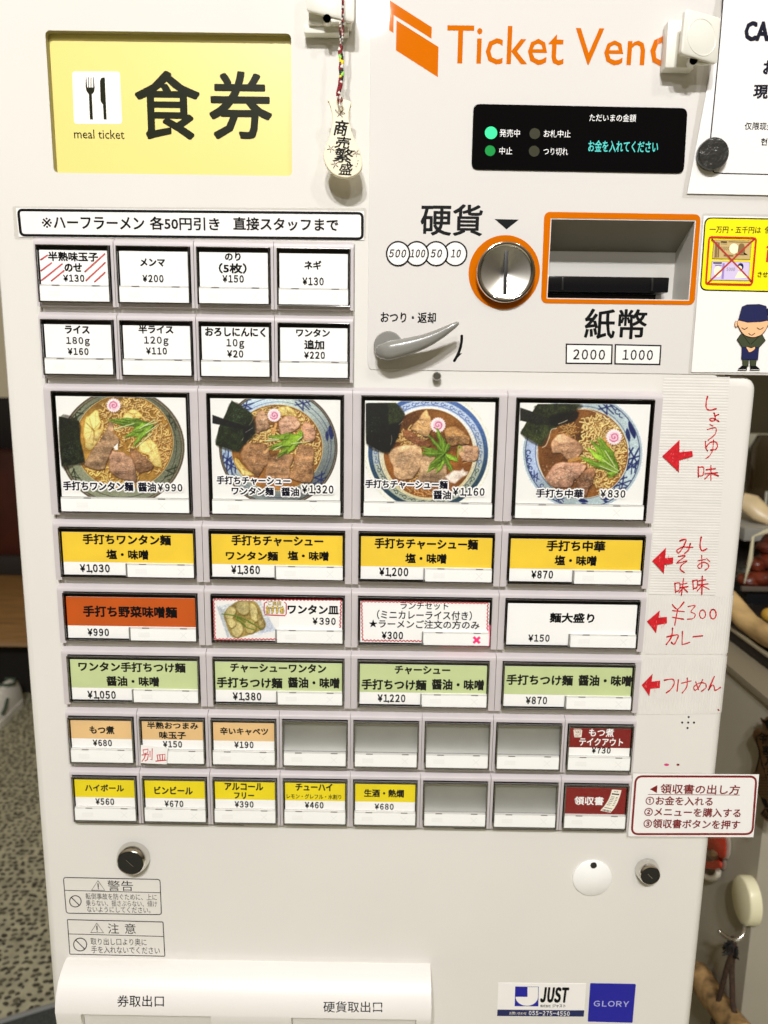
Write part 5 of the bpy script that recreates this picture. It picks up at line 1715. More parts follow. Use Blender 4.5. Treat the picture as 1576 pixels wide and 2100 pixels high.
t1 = tape('ribbed_tape', 'tall strip of white tape with level ribs, handwritten しょうゆ味 and しお味', [xz(1361.6, 772), xz(1497, 773), xz(1467, 1221), xz(1331, 1219)], 'h', 0.00205)
t2 = tape('ribbed_tape', 'short strip of white tape handwritten ¥300 カレー, wrapped round the machine edge', [xz(1330.5, 1222), (0.3060, xz(1510, 1222)[1]), (0.3060, xz(1500, 1341)[1]), xz(1321, 1341)], 'v', 0.00195)
t3 = tape('ribbed_tape', 'lowest strip of white tape handwritten つけめん, wrapped round the machine edge', [xz(1320, 1349), (0.3060, xz(1500, 1347)[1]), (0.3060, xz(1485, 1462)[1]), xz(1308.5, 1465)], 'v', 0.00195)
L = zm(1280, 760, 2.9155)
def write(parent, strokes, fills, wd=2.5):
    a = Art(-0.00052)
    for p in strokes: a.stroke(L(*p), [wd, wd * 0.8, wd], REDPEN, smooth=len(p) > 2)
    for p in fills:
        q = L(*p)
        a.poly(q, REDPEN); a.stroke(q, 2.0, REDPEN, closed=True)
        # lighter scribble gaps
        cx = sum(v[0] for v in q) / len(q); cy = sum(v[1] for v in q) / len(q)
        for k in range(5):
            x, y = cx + random.uniform(-7, 5), cy + random.uniform(-12, 12)
            if k: a.stroke([(x, y), (x + random.uniform(-1.5, 1.5), y + random.uniform(2, 5))], 0.7, mat('pen_gap', rgb(232, 120, 120), 0.5))
    a.build('handwriting', parent)
write(t1, [((500, 155), (492, 190), (494, 225), (515, 236), (552, 228)),
           ((540, 254), (546, 290), (531, 301), (512, 294), (526, 284), (548, 292), (567, 303)), ((545, 271), (566, 262)),
           ((514, 322), (532, 331)), ((498, 352), (545, 341), (552, 360), (540, 386), (503, 416)),
           ((488, 424), (489, 460), (500, 479)), ((490, 458), (514, 431), (545, 425), (560, 446), (549, 470), (519, 474)), ((536, 416), (531, 470), (515, 505), (489, 526)),
           ((445, 575), (445, 637)), ((445, 579), (476, 578), (472, 624), (446, 629)), ((493, 592), (546, 586)), ((484, 617), (560, 610)), ((520, 568), (520, 656)), ((518, 612), (484, 646)), ((522, 612), (564, 629)),
           ((462, 995), (455, 1042), (466, 1076), (496, 1064)), ((443, 1136), (486, 1128)), ((465, 1104), (465, 1170), (450, 1181), (442, 1165), (470, 1145), (500, 1154), (506, 1175), (485, 1192)), ((494, 1124), (513, 1141)),
           ((411, 1254), (415, 1307)), ((412, 1257), (439, 1254), (436, 1295), (415, 1301)), ((448, 1256), (488, 1250)), ((444, 1281), (502, 1274)), ((468, 1228), (465, 1336)), ((464, 1285), (438, 1317)), ((468, 1285), (510, 1306)),
           ((333, 1016), (371, 1010), (350, 1060), (325, 1089), (317, 1072), (350, 1054), (380, 1055), (411, 1055)), ((396, 1034), (386, 1070), (364, 1091)),
           ((324, 1110), (366, 1107), (316, 1149), (376, 1137), (346, 1160), (336, 1186), (361, 1206)),
           ((304, 1269), (308, 1327)), ((305, 1272), (333, 1269), (330, 1312), (308, 1318)), ((340, 1276), (376, 1270)), ((334, 1297), (382, 1290)), ((356, 1243), (343, 1341)), ((352, 1298), (329, 1326)), ((355, 1298), (379, 1322))],
      [((330, 415), (326, 605), (232, 512)), ((328, 490), (407, 482), (410, 510), (330, 532)), ((248, 1060), (236, 1210), (170, 1137)), ((246, 1122), (292, 1118), (290, 1150), (243, 1156))])
write(t2, [((289, 1399), (321, 1426), (359, 1384)), ((322, 1425), (304, 1522)), ((291, 1435), (361, 1441)), ((291, 1475), (356, 1486)),
           ((384, 1411), (426, 1405), (401, 1440), (426, 1456), (415, 1481), (379, 1486)),
           tuple((470 + 18 * math.cos(t), 1456 + 25 * math.sin(t)) for t in np.linspace(-1.6, 4.6, 12)), tuple((533 + 18 * math.cos(t), 1456 + 28 * math.sin(t)) for t in np.linspace(-1.6, 4.6, 12)),
           ((257, 1592), (322, 1580), (315, 1611), (300, 1636), (284, 1625)), ((291, 1540), (284, 1592), (253, 1637)), ((350, 1560), (348, 1631), (356, 1636), (394, 1624)), ((414, 1591), (470, 1585))],
      [((213, 1435), (190, 1568), (140, 1500)), ((205, 1480), (255, 1475), (255, 1508), (200, 1518))])
write(t3, [((243, 1851), (290, 1845), (301, 1870), (281, 1905), (253, 1927)), ((326, 1849), (318, 1917)), ((344, 1869), (402, 1855)), ((379, 1838), (376, 1890), (349, 1927)),
           ((429, 1860), (446, 1907)), ((471, 1848), (446, 1895), (425, 1911), (419, 1890), (450, 1868), (485, 1870), (491, 1895), (464, 1917)),
           ((541, 1828), (504, 1912), (526, 1880), (540, 1890), (546, 1912), (577, 1894)), ((562, 2026), (568, 2030))],
      [((170, 1815), (150, 1945), (108, 1880)), ((165, 1862), (215, 1855), (213, 1895), (158, 1900))])

# round black magnet on the cash notice
c = at(1462.5, 316, -0.005)
b = MB()
b.lathe((c[0], -0.0017, c[2]), [(0.0098, 0.0), (0.0102, -0.0008), (0.0102, -0.0046), (0.0096, -0.0054), (0.0, -0.0056)], mat('magnet_black', (0.030, 0.029, 0.026), 0.22, bump=0.5, bscale=220), 40)
tag(b.build('round_magnet'), 'round black magnet pinning the corner of the CA sheet', 'magnet')

# white plastic clips
def panel3(mb, c, th, m, r=0.12, n=5):
    """slab through four space corners tl,tr,br,bl with rounded corners"""
    c = [np.array(p, float) for p in c]
    uv = rrect(0, 0, 1, 1, r, n)
    nrm = np.cross(c[1] - c[0], c[3] - c[0]); nrm /= np.linalg.norm(nrm)
    if nrm[1] > 0: nrm = -nrm
    P = lambda u, v: (c[3] * (1 - u) + c[2] * u) * (1 - v) + (c[0] * (1 - u) + c[1] * u) * v
    inn = rrect(0.03, 0.03, 0.97, 0.97, r, n)
    k = len(uv)
    V = [P(*q) + nrm * th * 0.5 for q in inn] + [P(*q) + nrm * th * 0.32 for q in uv] + [P(*q) - nrm * th * 0.5 for q in uv]
    Fc = [tuple(range(k))] + [(j * k + i, j * k + (i + 1) % k, (j + 1) * k + (i + 1) % k, (j + 1) * k + i) for j in range(2) for i in range(k)] + [tuple(range(2 * k, 3 * k))[::-1]]
    mb.add(V, Fc, m)
    return P, nrm

def clip(label, flap, base, ring, pivot, extra=None):
    root = empty('magnet_clip', tuple(at(base[0], base[3], -0.002)))
    tag(root, label, 'clip', 'white magnet clips')
    mb = MB()
    yb = -0.011
    p0, p1 = at(base[0], base[3], yb), at(base[2], base[1], yb)
    mb.box(p0[0], p1[0], yb, -0.0013, p0[2], p1[2], CLIPM, 0.0012)
    mb.build('clip_base', root)
    mb = MB()
    C4 = [at(q[0], q[1], q[2]) for q in flap]
    P, nrm = panel3(mb, C4, 0.0032, CLIPM, 0.07)
    if ring:
        u0, v0, ru, rv = ring
        mb.tube([P(u0 + ru * math.cos(t), v0 + rv * math.sin(t)) + nrm * 0.00155 for t in np.linspace(0, 2 * math.pi, 41)], 0.00035, CLIPM, 8)
    mb.build('clip_flap', root)
    mb = MB()
    pc = np.array(at(*pivot))
    mb.lathe(tuple(pc), [(0.0026, -0.002), (0.0026, 0.003), (0.0012, 0.003), (0.0012, -0.002), (0.0026, -0.002)], CLIPM, 20)
    mb.lathe(tuple(pc + np.array([0, 0.0005, 0])), [(0.0, -0.0015), (0.0013, -0.0015)], GAP, 16)
    # arms between the pivot and the base
    mb.box(pc[0] - 0.0022, pc[0] + 0.012, pc[1], -0.012, pc[2] - 0.001, pc[2] + 0.0022, CLIPM, 0.0005)
    mb.build('hinge', root)
    return root
L = zm(1330, 0, 6.4065)
f = L((478, 122), (940, 246), (893, 848), (415, 706))
clip('white clip at the upper right with round dished flap', [(*f[0], -0.023), (*f[1], -0.016), (*f[2], -0.015), (*f[3], -0.021)],
     (1364.5, 41, 1434, 138.5), (0.50, 0.47, 0.39, 0.40), (1420, 127, -0.0155))
L = zm(600, 0, 5.0)
f = L((148, -330), (640, -330), (636, 236), (148, 112))
lc = clip('white clip at the top holding the charm cord', [(*f[0], -0.0165), (*f[1], -0.0150), (*f[2], -0.0150), (*f[3], -0.0165)],
          (633, -60, 722, 50), None, (671.5, 41, -0.0155))
b = MB()
p0, p1 = at(624, 68, -0.008), at(715, 51, -0.008)
b.box(p0[0], p1[0], -0.0085, -0.0014, p0[2], p1[2], CLIPM, 0.0006)
b.build('clip_lip', lc)

# lucky charm: little rice paddle on a braided cord
YC_ = -0.0185
L = zm(600, 0, 5.0)
root = empty('lucky_charm', tuple(at(697, 360, YC_)))
tag(root, 'cream wooden rice paddle charm with black brush lettering on a braided cord', 'charm')
ol_ = spline(L((362, 1024), (420, 1018), (485, 1010), (545, 1020), (602, 1046), (584, 1130), (584, 1240), (622, 1390), (690, 1545), (717, 1680), (695, 1755), (630, 1806), (540, 1824), (440, 1796), (362, 1728), (318, 1620), (328, 1540), (372, 1420), (404, 1290), (410, 1200), (394, 1110), (372, 1045)), True, 4)
b = MB()
plate(b, [xz(*p, YC_) for p in ol_], YC_, 0.0036, CREAM, 0.0007)
b.build('paddle', root)
a = Art(YC_)
for t, x0, y0, x1, y1, rt in (('商', 686, 246, 715, 279, 0.10), ('売', 687, 280, 720, 305, 0.10), ('繁', 684, 304, 726, 334, 0.12), ('盛', 695, 334, 724, 359, 0.06)):
    a.text(t, x0, y0, x1, y1, INK, 0.012 if t in '繁盛' else 0.024, 0.12, rot=rt)
PUR = mat('purple_ink', rgb(80, 44, 70), 0.5)
for cx, cy, n_, r_ in ((395, 1525, 5, 40), (655, 1572, 5, 38), (438, 1685, 5, 42)):
    for k in range(n_):
        t = 2 * math.pi * k / n_ + cx
        a.stroke(L((cx + 8 * math.cos(t), cy + 8 * math.sin(t)), (cx + r_ * math.cos(t), cy + r_ * math.sin(t))), 1.1, PUR)
for q in (((462, 1198), (520, 1128)), ((520, 1205), (440, 1130)), ((455, 1150), (448, 1125)), ((470, 1150), (470, 1128)), ((512, 1160), (535, 1155)), ((520, 1172), (545, 1165))):
    a.stroke(L(*q), 0.9, PUR)
for q in ((673, 1650), (668, 1680), (653, 1707)): a.circle(*L(q)[0], 1.0, 1.0, INK, 10)
a.build('brush_lettering', root)
yk = YC_ - 0.0045
CR = mat('cord_red', rgb(132, 14, 28), 0.8); CW = mat('cord_white', (0.8, 0.78, 0.7), 0.8); CK = mat('cord_black', (0.02, 0.018, 0.016), 0.8); CYL = mat('cord_yellow', rgb(240, 214, 30), 0.8); CGN = mat('cord_green', rgb(150, 220, 90), 0.8)
def cord_pts(pts, y=yk): return [at(*q, y) for q in L(*pts)]
b = MB()
def twist(pts, r, n, cols):
    P = [np.array(p) for p in pts]
    seg = np.concatenate([[0], np.cumsum([np.linalg.norm(P[i + 1] - P[i]) for i in range(len(P) - 1)])])
    S_ = np.linspace(0, seg[-1], n)
    Q = np.stack([np.interp(S_, seg, [p[k] for p in P]) for k in range(3)], 1)
    for j in range(2):
        for i in range(n - 1):
            ph = i * 1.25 + j * math.pi
            ph2 = (i + 1) * 1.25 + j * math.pi
            p = Q[i] + np.array([math.cos(ph) * r * 0.7, math.sin(ph) * r * 0.7, 0]); q = Q[i + 1] + np.array([math.cos(ph2) * r * 0.7, math.sin(ph2) * r * 0.7, 0])
            b.tube([p, q], r * 0.62, cols[(i // 2 + j) % len(cols)], 6)
twist(cord_pts(((516, -120), (517, 60), (514, 230))), 0.00065, 70, [CR, CK, CR, CW])
b.build('cord', root)
b = MB()
twist(cord_pts(((520, 225), (522, 330), (500, 470))), 0.00065, 44, [CR, CK, CW])
b.build('cord', root)
b = MB()
twist(cord_pts(((490, 225), (492, 330), (498, 470))), 0.00065, 44, [CR, CW, CK])
b.build('cord', root)
b = MB()
twist(cord_pts(((462, 975), (470, 1020), (488, 1090))), 0.00060, 22, [CR, CW])
twist(cord_pts(((488, 985), (512, 1030), (492, 1095))), 0.00060, 22, [CR, CW])
b.build('cord', root)
b = MB()
bp = [(500, 480), (488, 520), (500, 580), (505, 640), (498, 700), (506, 760), (496, 820), (492, 870), (476, 930), (468, 975)]
bs = spline([(x, y) for x, y in bp], False, 3)
cols = [CR, CW, CR, CR, CK, CGN, CK, CYL, CYL, CR, CW, CR, CK, CK, CGN, CYL, CK, CR, CW, CR, CR, CR, CR]
for i in range(len(bs) - 1):
    p = np.array(at(*L(bs[i])[0], yk)); q = np.array(at(*L(bs[i + 1])[0], yk))
    sd = 1 if i % 2 else -1
    off = np.array([0.0010 * sd, -0.0003, 0])
    d = q - p
    for j, s2 in enumerate((1, -1)):
        b.tube([p - d * 0.25 + off * s2, p + d * 0.4 + off * 0.4 * s2, p + d * 1.1 - off * 0.8 * s2], [0.0008, 0.0013, 0.0008], cols[(i if j else max(0, i - 1)) % len(cols)] if not (j and i % 3 == 0) else CK, 8)
b.build('braid', root)

# ================================================================== SURROUNDINGS
MORTAR = mat('mortar', (0.40, 0.385, 0.27), 0.8, var=0.25, vscale=25, bump=0.4, bscale=60)
PEB = mat('pebble_stone', (0.042, 0.038, 0.026), 0.5, var=0.5, vscale=14)
PEB2 = mat('pebble_stone_brown', (0.10, 0.09, 0.058), 0.5, var=0.4, vscale=14)
floor = tag(mesh_obj('floor', [(-5, -3, 0), (5, -3, 0), (5, 5, 0), (-5, 5, 0)], [(0, 1, 2, 3)], MORTAR), kind='structure')
protos = []
for k in range(6):
    r = random.Random(k)
    mb = MB()
    mb.ball((0, 0, 0), (1, 1, 1), PEB if k % 3 else PEB2, 8, 5, 0.12)
    o = mb.build('pebble')
    protos.append(o.data)
    bpy.data.objects.remove(o)
spots = []
r = random.Random(3)
yv = 0.78
while yv < 2.6:
    xv = -1.45 + r.uniform(0, 0.015)
    while xv < -0.30:
        x, y = xv + r.uniform(-0.006, 0.006), yv + r.uniform(-0.005, 0.005)
        p = proj((x, y, 0.0))
        inside = -25 < p[0] < 112 and 1440 < p[1] < 2115
        if inside or (-300 < p[0] < 160 and r.random() < 0.9):
            spots.append((0 if inside else 1, y, x))
        xv += 0.0190
    yv += 0.0165
spots.sort()
rest = MB()
for k, (ins, y, x) in enumerate(spots):
    sx_, sy_, an = r.choice((1, 1, 1, 0.7)) * r.uniform(0.0048, 0.0092), r.uniform(0.0040, 0.0068), r.uniform(-0.7, 0.7)
    if k < 300:
        o = bpy.data.objects.new('pebble', protos[k % 6])
        COL.objects.link(o)
        o.location = (x, y, 0.0)
        o.scale = (sx_, sy_, 0.0028)
        o.rotation_euler = (0, 0, an)
        o.parent = floor
    else:
        n = 7
        V = [(x + sx_ * math.cos(2 * math.pi * i / n + an), y + sy_ * math.sin(2 * math.pi * i / n + an), 0.0006) for i in range(n)] + [(x, y, 0.0030)]
        rest.add(V, [(i, (i + 1) % n, n) for i in range(n)], PEB, True)
o = rest.build('pebbles', floor)
o['kind'] = 'stuff'

# doormat at the lower left
b = MB()
q = [atZ(-90, 2125, 0.012), atZ(125, 2058, 0.012), atZ(125, 2330, 0.012), atZ(-90, 2330, 0.012)]
GRM = mat('mat_fibre', (0.045, 0.052, 0.050), 0.9, var=0.4, vscale=180, bump=0.6, bscale=400)
V = [tuple(p) for p in q] + [(p[0], p[1], 0.003) for p in q]
b.add(V, [(0, 1, 2, 3), (0, 4, 5, 1), (1, 5, 6, 2), (2, 6, 7, 3), (3, 7, 4, 0)], GRM)
root = tag(b.build('doormat'), 'dark grey doormat at the foot of the machine', 'doormat')
b = MB()
b.tube([np.array(q[0]) + (0, 0, 0.001), np.array(q[1]) + (0, 0, 0.001)], 0.006, mat('mat_edge', (0.22, 0.23, 0.22), 0.7), 8)
b.build('mat_edging', root)

# raised wooden platform and what stands behind it
zp = 0.27
f0 = atZ(20, 1312, zp)
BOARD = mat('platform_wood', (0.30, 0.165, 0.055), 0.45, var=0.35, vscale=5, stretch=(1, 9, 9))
yF = f0[1]
root = empty('wooden_platform', (-1.4, yF, 0))
tag(root, 'raised brown wooden platform behind the machine on the left', 'platform')
b = MB()
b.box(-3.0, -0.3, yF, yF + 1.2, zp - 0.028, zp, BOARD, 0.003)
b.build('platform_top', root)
b = MB()  # black sheet in place of the shade in the void under the platform
b.box(-3.0, -0.3, yF + 0.10, yF + 0.12, 0.0, zp - 0.028, mat('under_shade_black', (0.006, 0.004, 0.003), 0.8))
b.build('under_shade', root)
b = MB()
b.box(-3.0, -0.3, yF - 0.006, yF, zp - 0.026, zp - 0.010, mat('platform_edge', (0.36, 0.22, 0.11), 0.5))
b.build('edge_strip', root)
yB = float(atZ(20, 1180, zp)[1])
root = empty('wall_bench', (-1.9, yB + 0.2, zp))
tag(root, 'dark red padded bench against the back wall on the left', 'bench')
zA = at(10, 1142, yB)[2]; zB = at(10, 930, yB + 0.06)[2]; zC = at(10, 815, yB + 0.30)[2]
b = MB()
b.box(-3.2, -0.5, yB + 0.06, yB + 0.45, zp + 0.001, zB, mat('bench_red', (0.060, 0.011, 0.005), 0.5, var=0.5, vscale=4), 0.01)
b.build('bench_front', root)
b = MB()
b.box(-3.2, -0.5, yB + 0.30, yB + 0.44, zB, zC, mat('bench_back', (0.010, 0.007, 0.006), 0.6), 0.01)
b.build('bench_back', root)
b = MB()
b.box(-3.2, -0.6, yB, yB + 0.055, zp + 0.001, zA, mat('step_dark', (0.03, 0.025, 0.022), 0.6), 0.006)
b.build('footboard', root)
tag(mesh_obj('back_wall', [(-4, yF + 1.25, 0), (0.1, yF + 1.25, 0), (0.1, yF + 1.25, 3), (-4, yF + 1.25, 3)], [(0, 1, 2, 3)], mat('wall_cream', (0.72, 0.66, 0.48), 0.8)), kind='structure')

# white sneaker
SHO = mat('sneaker_white', (0.78, 0.77, 0.72), 0.5)
tip = atZ(22, 1512, 0.0)
tip = (float(tip[0]) - 0.118, float(tip[1]), 0.0)
root = empty('sneaker', (tip[0], tip[1] + 0.12, 0))
tag(root, 'white sneaker standing on the pebble floor at the left edge', 'shoe')
b = MB()
sec = [(0.285, 0.026, 0.080), (0.265, 0.036, 0.098), (0.21, 0.038, 0.104), (0.16, 0.042, 0.088), (0.11, 0.046, 0.066), (0.06, 0.046, 0.050), (0.025, 0.040, 0.040), (0.006, 0.026, 0.028), (0.0, 0.010, 0.012)]
V, Fc = [], []
N_ = 14
for u, wd, h in sec:
    for k in range(N_):
        t = math.pi * k / (N_ - 1)
        V.append((tip[0] + math.cos(t) * wd * (1 - 0.25 * math.sin(t)), tip[1] + u, 0.018 + max(0.0, math.sin(t)) ** 0.7 * h))
for i in range(len(sec) - 1):
    for k in range(N_ - 1): Fc.append((i * N_ + k, i * N_ + k + 1, (i + 1) * N_ + k + 1, (i + 1) * N_ + k))
Fc.append(tuple(range(N_))); Fc.append(tuple(range((len(sec) - 1) * N_, len(sec) * N_))[::-1])
b.add(V, Fc, SHO, True)
b.build('upper', root)
b = MB()
so = spline([(0.0, 0.29), (0.038, 0.265), (0.042, 0.19), (0.051, 0.09), (0.042, 0.02), (0.0, -0.006), (-0.042, 0.02), (-0.051, 0.09), (-0.042, 0.19), (-0.038, 0.265)], True, 3)
V = [(tip[0] + u, tip[1] + v, z) for z in (0.0, 0.026) for u, v in so]
n = len(so)
b.add(V, [(i, (i + 1) % n, n + (i + 1) % n, n + i) for i in range(n)] + [tuple(range(n, 2 * n))], mat('sneaker_sole', (0.85, 0.84, 0.78), 0.5), True)
b.build('sole', root)
TRIM = mat('sneaker_trim', (0.05, 0.09, 0.06), 0.6)
b = MB()
b.tube([(tip[0] + 0.030, tip[1] + 0.16, 0.075), (tip[0] + 0.042, tip[1] + 0.12, 0.058), (tip[0] + 0.046, tip[1] + 0.09, 0.046)], 0.006, TRIM, 8)
b.build('trim', root)
b = MB()
for k in range(4):
    y = tip[1] + 0.10 + 0.022 * k
    b.tube([(tip[0] - 0.022, y, 0.072 + 0.011 * k), (tip[0], y - 0.004, 0.080 + 0.011 * k), (tip[0] + 0.022, y, 0.072 + 0.011 * k)], 0.003, mat('sneaker_lace', (0.7, 0.69, 0.64), 0.7), 6)
b.build('laces', root)
b = MB()
b.tube([(tip[0] - 0.02, tip[1] + 0.25, 0.117), (tip[0] + 0.02, tip[1] + 0.25, 0.117), (tip[0] + 0.03, tip[1] + 0.22, 0.112), (tip[0] + 0.02, tip[1] + 0.19, 0.118), (tip[0] - 0.02, tip[1] + 0.19, 0.118)], 0.006, TRIM, 8)
b.build('collar', root)

# --- counter on the right with its side wall
XW, YW = 0.515, 0.325
ZC = float(atX(1538, 1407, XW)[2])
CT = mat('counter_panel', (0.33, 0.30, 0.235), 0.6, var=0.04, vscale=8)
root = empty('service_counter', (0.9, 0.8, 0))
tag(root, 'tan panelled counter to the right of the machine', 'counter')
b = MB()
b.box(XW, 1.4, YW, 2.6, 0.0, ZC - 0.004, CT, 0.002)
b.build('counter_body', root)
b = MB()
b.box(XW - 0.003, 1.4, YW - 0.003, 2.6, ZC - 0.004, ZC + 0.006, mat('counter_edge', (0.20, 0.17, 0.115), 0.5), 0.001)
b.build('counter_top', root)
tag(mesh_obj('side_wall', [(0.2, 2.7, 0), (3, 2.7, 0), (3, 2.7, 3), (0.2, 2.7, 3)], [(0, 1, 2, 3)], mat('wall_olive', (0.062, 0.050, 0.022), 0.8, var=0.2, vscale=2)), kind='structure')

# black tray box with a pale rim
root = empty('display_tray', (0.8, 0.7, ZC))
tag(root, 'long black tray on the counter edge beside the machine', 'tray')
zt_ = float(atX(1540, 1322, 0.56)[2])
b = MB()
b.box(0.56, 1.2, 0.42, 1.6, ZC + 0.006, zt_, mat('tray_black', (0.008, 0.006, 0.005), 0.35), 0.002)
b.build('tray_box', root)
b = MB()
b.box(0.558, 0.566, 0.418, 1.602, zt_ + 0.0003, zt_ + 0.003, mat('tray_rim', (0.34, 0.30, 0.20), 0.4))
b.build('tray_rim', root)

# bent wooden branch lying on the tray, with a ball beside it
def P3(px, py, Y): return np.array(at(px, py, Y))
b = MB()
ptsb = [P3(1490, 1226, 0.58), P3(1508, 1246, 0.56), P3(1530, 1272, 0.53), P3(1556, 1292, 0.50), P3(1582, 1308, 0.46), P3(1606, 1316, 0.43)]
WOODP = mat('pale_wood', (0.52, 0.35, 0.15), 0.5, var=0.25, vscale=18, stretch=(1, 1, 5))
b.tube(spline([tuple(p) for p in ptsb], False, 4), [0.0165] * 9 + [0.0155] * 12, WOODP, 12)
tag(b.build('wooden_branch'), 'thick pale bent branch lying across the black tray', 'branch')
b = MB()
c = P3(1577, 1262, 0.56)
b.ball(c, 0.0115, mat('ball_yellow', (0.50, 0.29, 0.04), 0.4, var=0.2, vscale=30), 16, 10)
tag(b.build('yellow_ball'), 'round yellow fruit like ball behind the branch', 'ball')

root = empty('meat_pack', tuple(P3(1570, 1205, 0.72)))
tag(root, 'pack of dark red braised meat in clear wrap on a black stand', 'food pack')
b = MB()
MEAT = mat('braised_meat', (0.115, 0.018, 0.006), 0.35, var=0.6, vscale=30, bump=0.6, bscale=60)
for px, py, rr in ((1536, 1190, 0.026), (1560, 1184, 0.034), (1588, 1180, 0.036), (1552, 1158, 0.024), (1576, 1150, 0.030), (1570, 1122, 0.022), (1590, 1112, 0.03)):
    c = P3(px, py, 0.72)
    rr *= 0.75
    b.ball(c, (rr, rr, rr * 0.7), MEAT, 14, 9, 0.10)
b.build('meat', root)
b = MB()  # shine of the clear wrap put on as pale bars
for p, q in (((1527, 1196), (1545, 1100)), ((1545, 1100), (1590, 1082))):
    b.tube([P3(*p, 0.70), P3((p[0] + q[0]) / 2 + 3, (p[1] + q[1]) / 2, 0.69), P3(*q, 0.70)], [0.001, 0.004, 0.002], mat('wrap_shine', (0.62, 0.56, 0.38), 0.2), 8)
b.build('wrap_glint', root)
b = MB()
p0, p1 = P3(1518, 1243, 0.71), P3(1700, 1208, 0.71)
b.box(p0[0], p1[0], 0.69, 0.85, p0[2], p1[2], BLACKG, 0.002)
p0, p1 = P3(1519, 1211, 0.685), P3(1700, 1205, 0.685)
b.box(p0[0], p1[0], 0.680, 0.688, p0[2], p1[2], mat('stand_edge', (0.10, 0.08, 0.06), 0.4), 0.001)
b.build('stand', root)

b = MB()
b.tube([P3(1520, 1026, 1.15), P3(1540, 1034, 1.14), P3(1560, 1052, 1.12), P3(1590, 1072, 1.1)], [0.020, 0.026, 0.024, 0.012], mat('spoon_wood', (0.66, 0.52, 0.30), 0.35, var=0.15, vscale=20), 14, 0.6)
tag(b.build('wooden_spoon'), 'pale wooden spoon handle sticking out above the meat pack', 'spoon')
b = MB()
p0, p1 = P3(1500, 1098, 1.12), P3(1720, 1076, 1.12)
b.box(p0[0], p1[0], 1.06, 1.5, p0[2], p1[2], mat('shelf_grey', (0.30, 0.29, 0.255), 0.4), 0.002)
p2 = P3(1500, 1100, 1.12)
b.box(p0[0] + 0.25, p0[0] + 0.27, 1.2, 1.4, ZC, p0[2], BLACKP)
tag(b.build('grey_shelf'), 'grey shelf board behind the meat pack', 'shelf')
root = empty('glass_jar', tuple(P3(1562, 1010, 1.35)))
tag(root, 'dark glass jar with pale bars for edge shine behind the wooden spoon', 'jar')
b = MB()
c = P3(1572, 1040, 1.40)
b.lathe(tuple(c), [(0.05, 0.0), (0.055, 0.03), (0.055, 0.16), (0.04, 0.19)], mat('jar_glass', (0.035, 0.022, 0.008), 0.06, coat=0.5), 24, 'Z')
b.build('jar_body', root)
b = MB()  # edge shine of the jar put on as pale bars
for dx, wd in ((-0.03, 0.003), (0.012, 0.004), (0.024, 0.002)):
    b.tube([c + np.array([dx, -0.052, 0.01]), c + np.array([dx * 1.05, -0.053, 0.05])], wd, mat('glint_pale', (0.55, 0.55, 0.45), 0.1), 8)
b.build('glass_glint', root)
root = empty('price_rail', tuple(P3(1562, 905, 1.5)))
tag(root, 'pale shelf label strip with small black characters', 'label strip')
b = MB()
p0, p1 = P3(1500, 917, 1.5), P3(1760, 893, 1.5)
b.box(p0[0], p1[0], 1.5, 1.53, p0[2], p1[2], mat('rail_grey', (0.36, 0.34, 0.25), 0.5), 0.001)
b.build('rail', root)
a = Art(1.5, 0.0005)
a.text('平成', 1560.5, 898.5, 1577, 909.5, INK, 0.01)
a.text('ィ', 1549, 899, 1554.5, 908, INK, 0.01)
a.build('lettering', root)

# carp shaped wooden plaque hanging on the counter side
XP = XW - 0.012
def wall(px, py, lift=0.0, X=None):
    p = atX(px, py, (X if X is not None else XP) - lift)
    return (float(p[0]), float(p[1]), float(p[2]))
L = zm(1420, 1430, 4.8846)
ol_ = spline(L((680, 205), (720, 222), (762, 190), (900, 200), (1000, 330), (960, 480), (1010, 700), (960, 900), (900, 1040), (930, 1200), (820, 1275), (760, 1250), (680, 1170), (720, 1110), (690, 1020), (640, 930), (600, 800), (640, 700), (665, 540), (605, 380), (650, 310), (730, 340)), True, 3)
root = empty('wooden_plaque', wall(1560, 1690))
tag(root, 'brown wooden carp plaque with black characters hanging on the counter side', 'plaque')
b = MB()
tri = tessellate_polygon([[Vector((x, y, 0)) for x, y in ol_]])
n = len(ol_)
V = [wall(*p) for p in ol_] + [wall(*p, -0.006) for p in ol_]
b.add(V, [tuple(t) for t in tri] + [(i, (i + 1) % n, n + (i + 1) % n, n + i) for i in range(n)], mat('plaque_wood', (0.145, 0.072, 0.022), 0.5, var=0.3, vscale=30))
b.build('plaque_board', root)
a = Art(0, 0.0004, fn=lambda px, py, lift: wall(px, py, lift))
a.stroke(L((690, 370), (635, 400), (680, 570), (640, 740)), 2.2, INK)
a.stroke(L((690, 355), (740, 390), (765, 380)), 2.2, INK)
a.poly(L((690, 210), (730, 240), (762, 215), (800, 300), (760, 330), (735, 280)), INK)
for t, y0, y1, x0 in (('千', 380, 470, 672), ('客', 480, 580, 700), ('万', 590, 690, 728), ('来', 700, 790, 745)):
    p, q = L((x0, y0), (x0 + 78, y1))
    a.text(t, p[0], p[1], q[0], q[1], INK, 0.03, rot=0.06)
a.stroke(L((672, 560), (745, 820)), 1.6, INK); a.stroke(L((690, 640), (700, 690), (730, 720)), 1.6, INK)
for k in range(7):
    for j in range(5):
        x, y = 650 + j * 26 + (k % 2) * 12, 800 + k * 28
        a.stroke(L((x, y), (x + 12, y + 10), (x + 22, y)), 0.8, INK, cap=False)
a.poly(L((690, 1000), (740, 1020), (775, 1110), (735, 1105), (700, 1050)), INK)
a.poly(L((722, 1118), (775, 1115), (800, 1230), (740, 1215), (688, 1165)), INK)
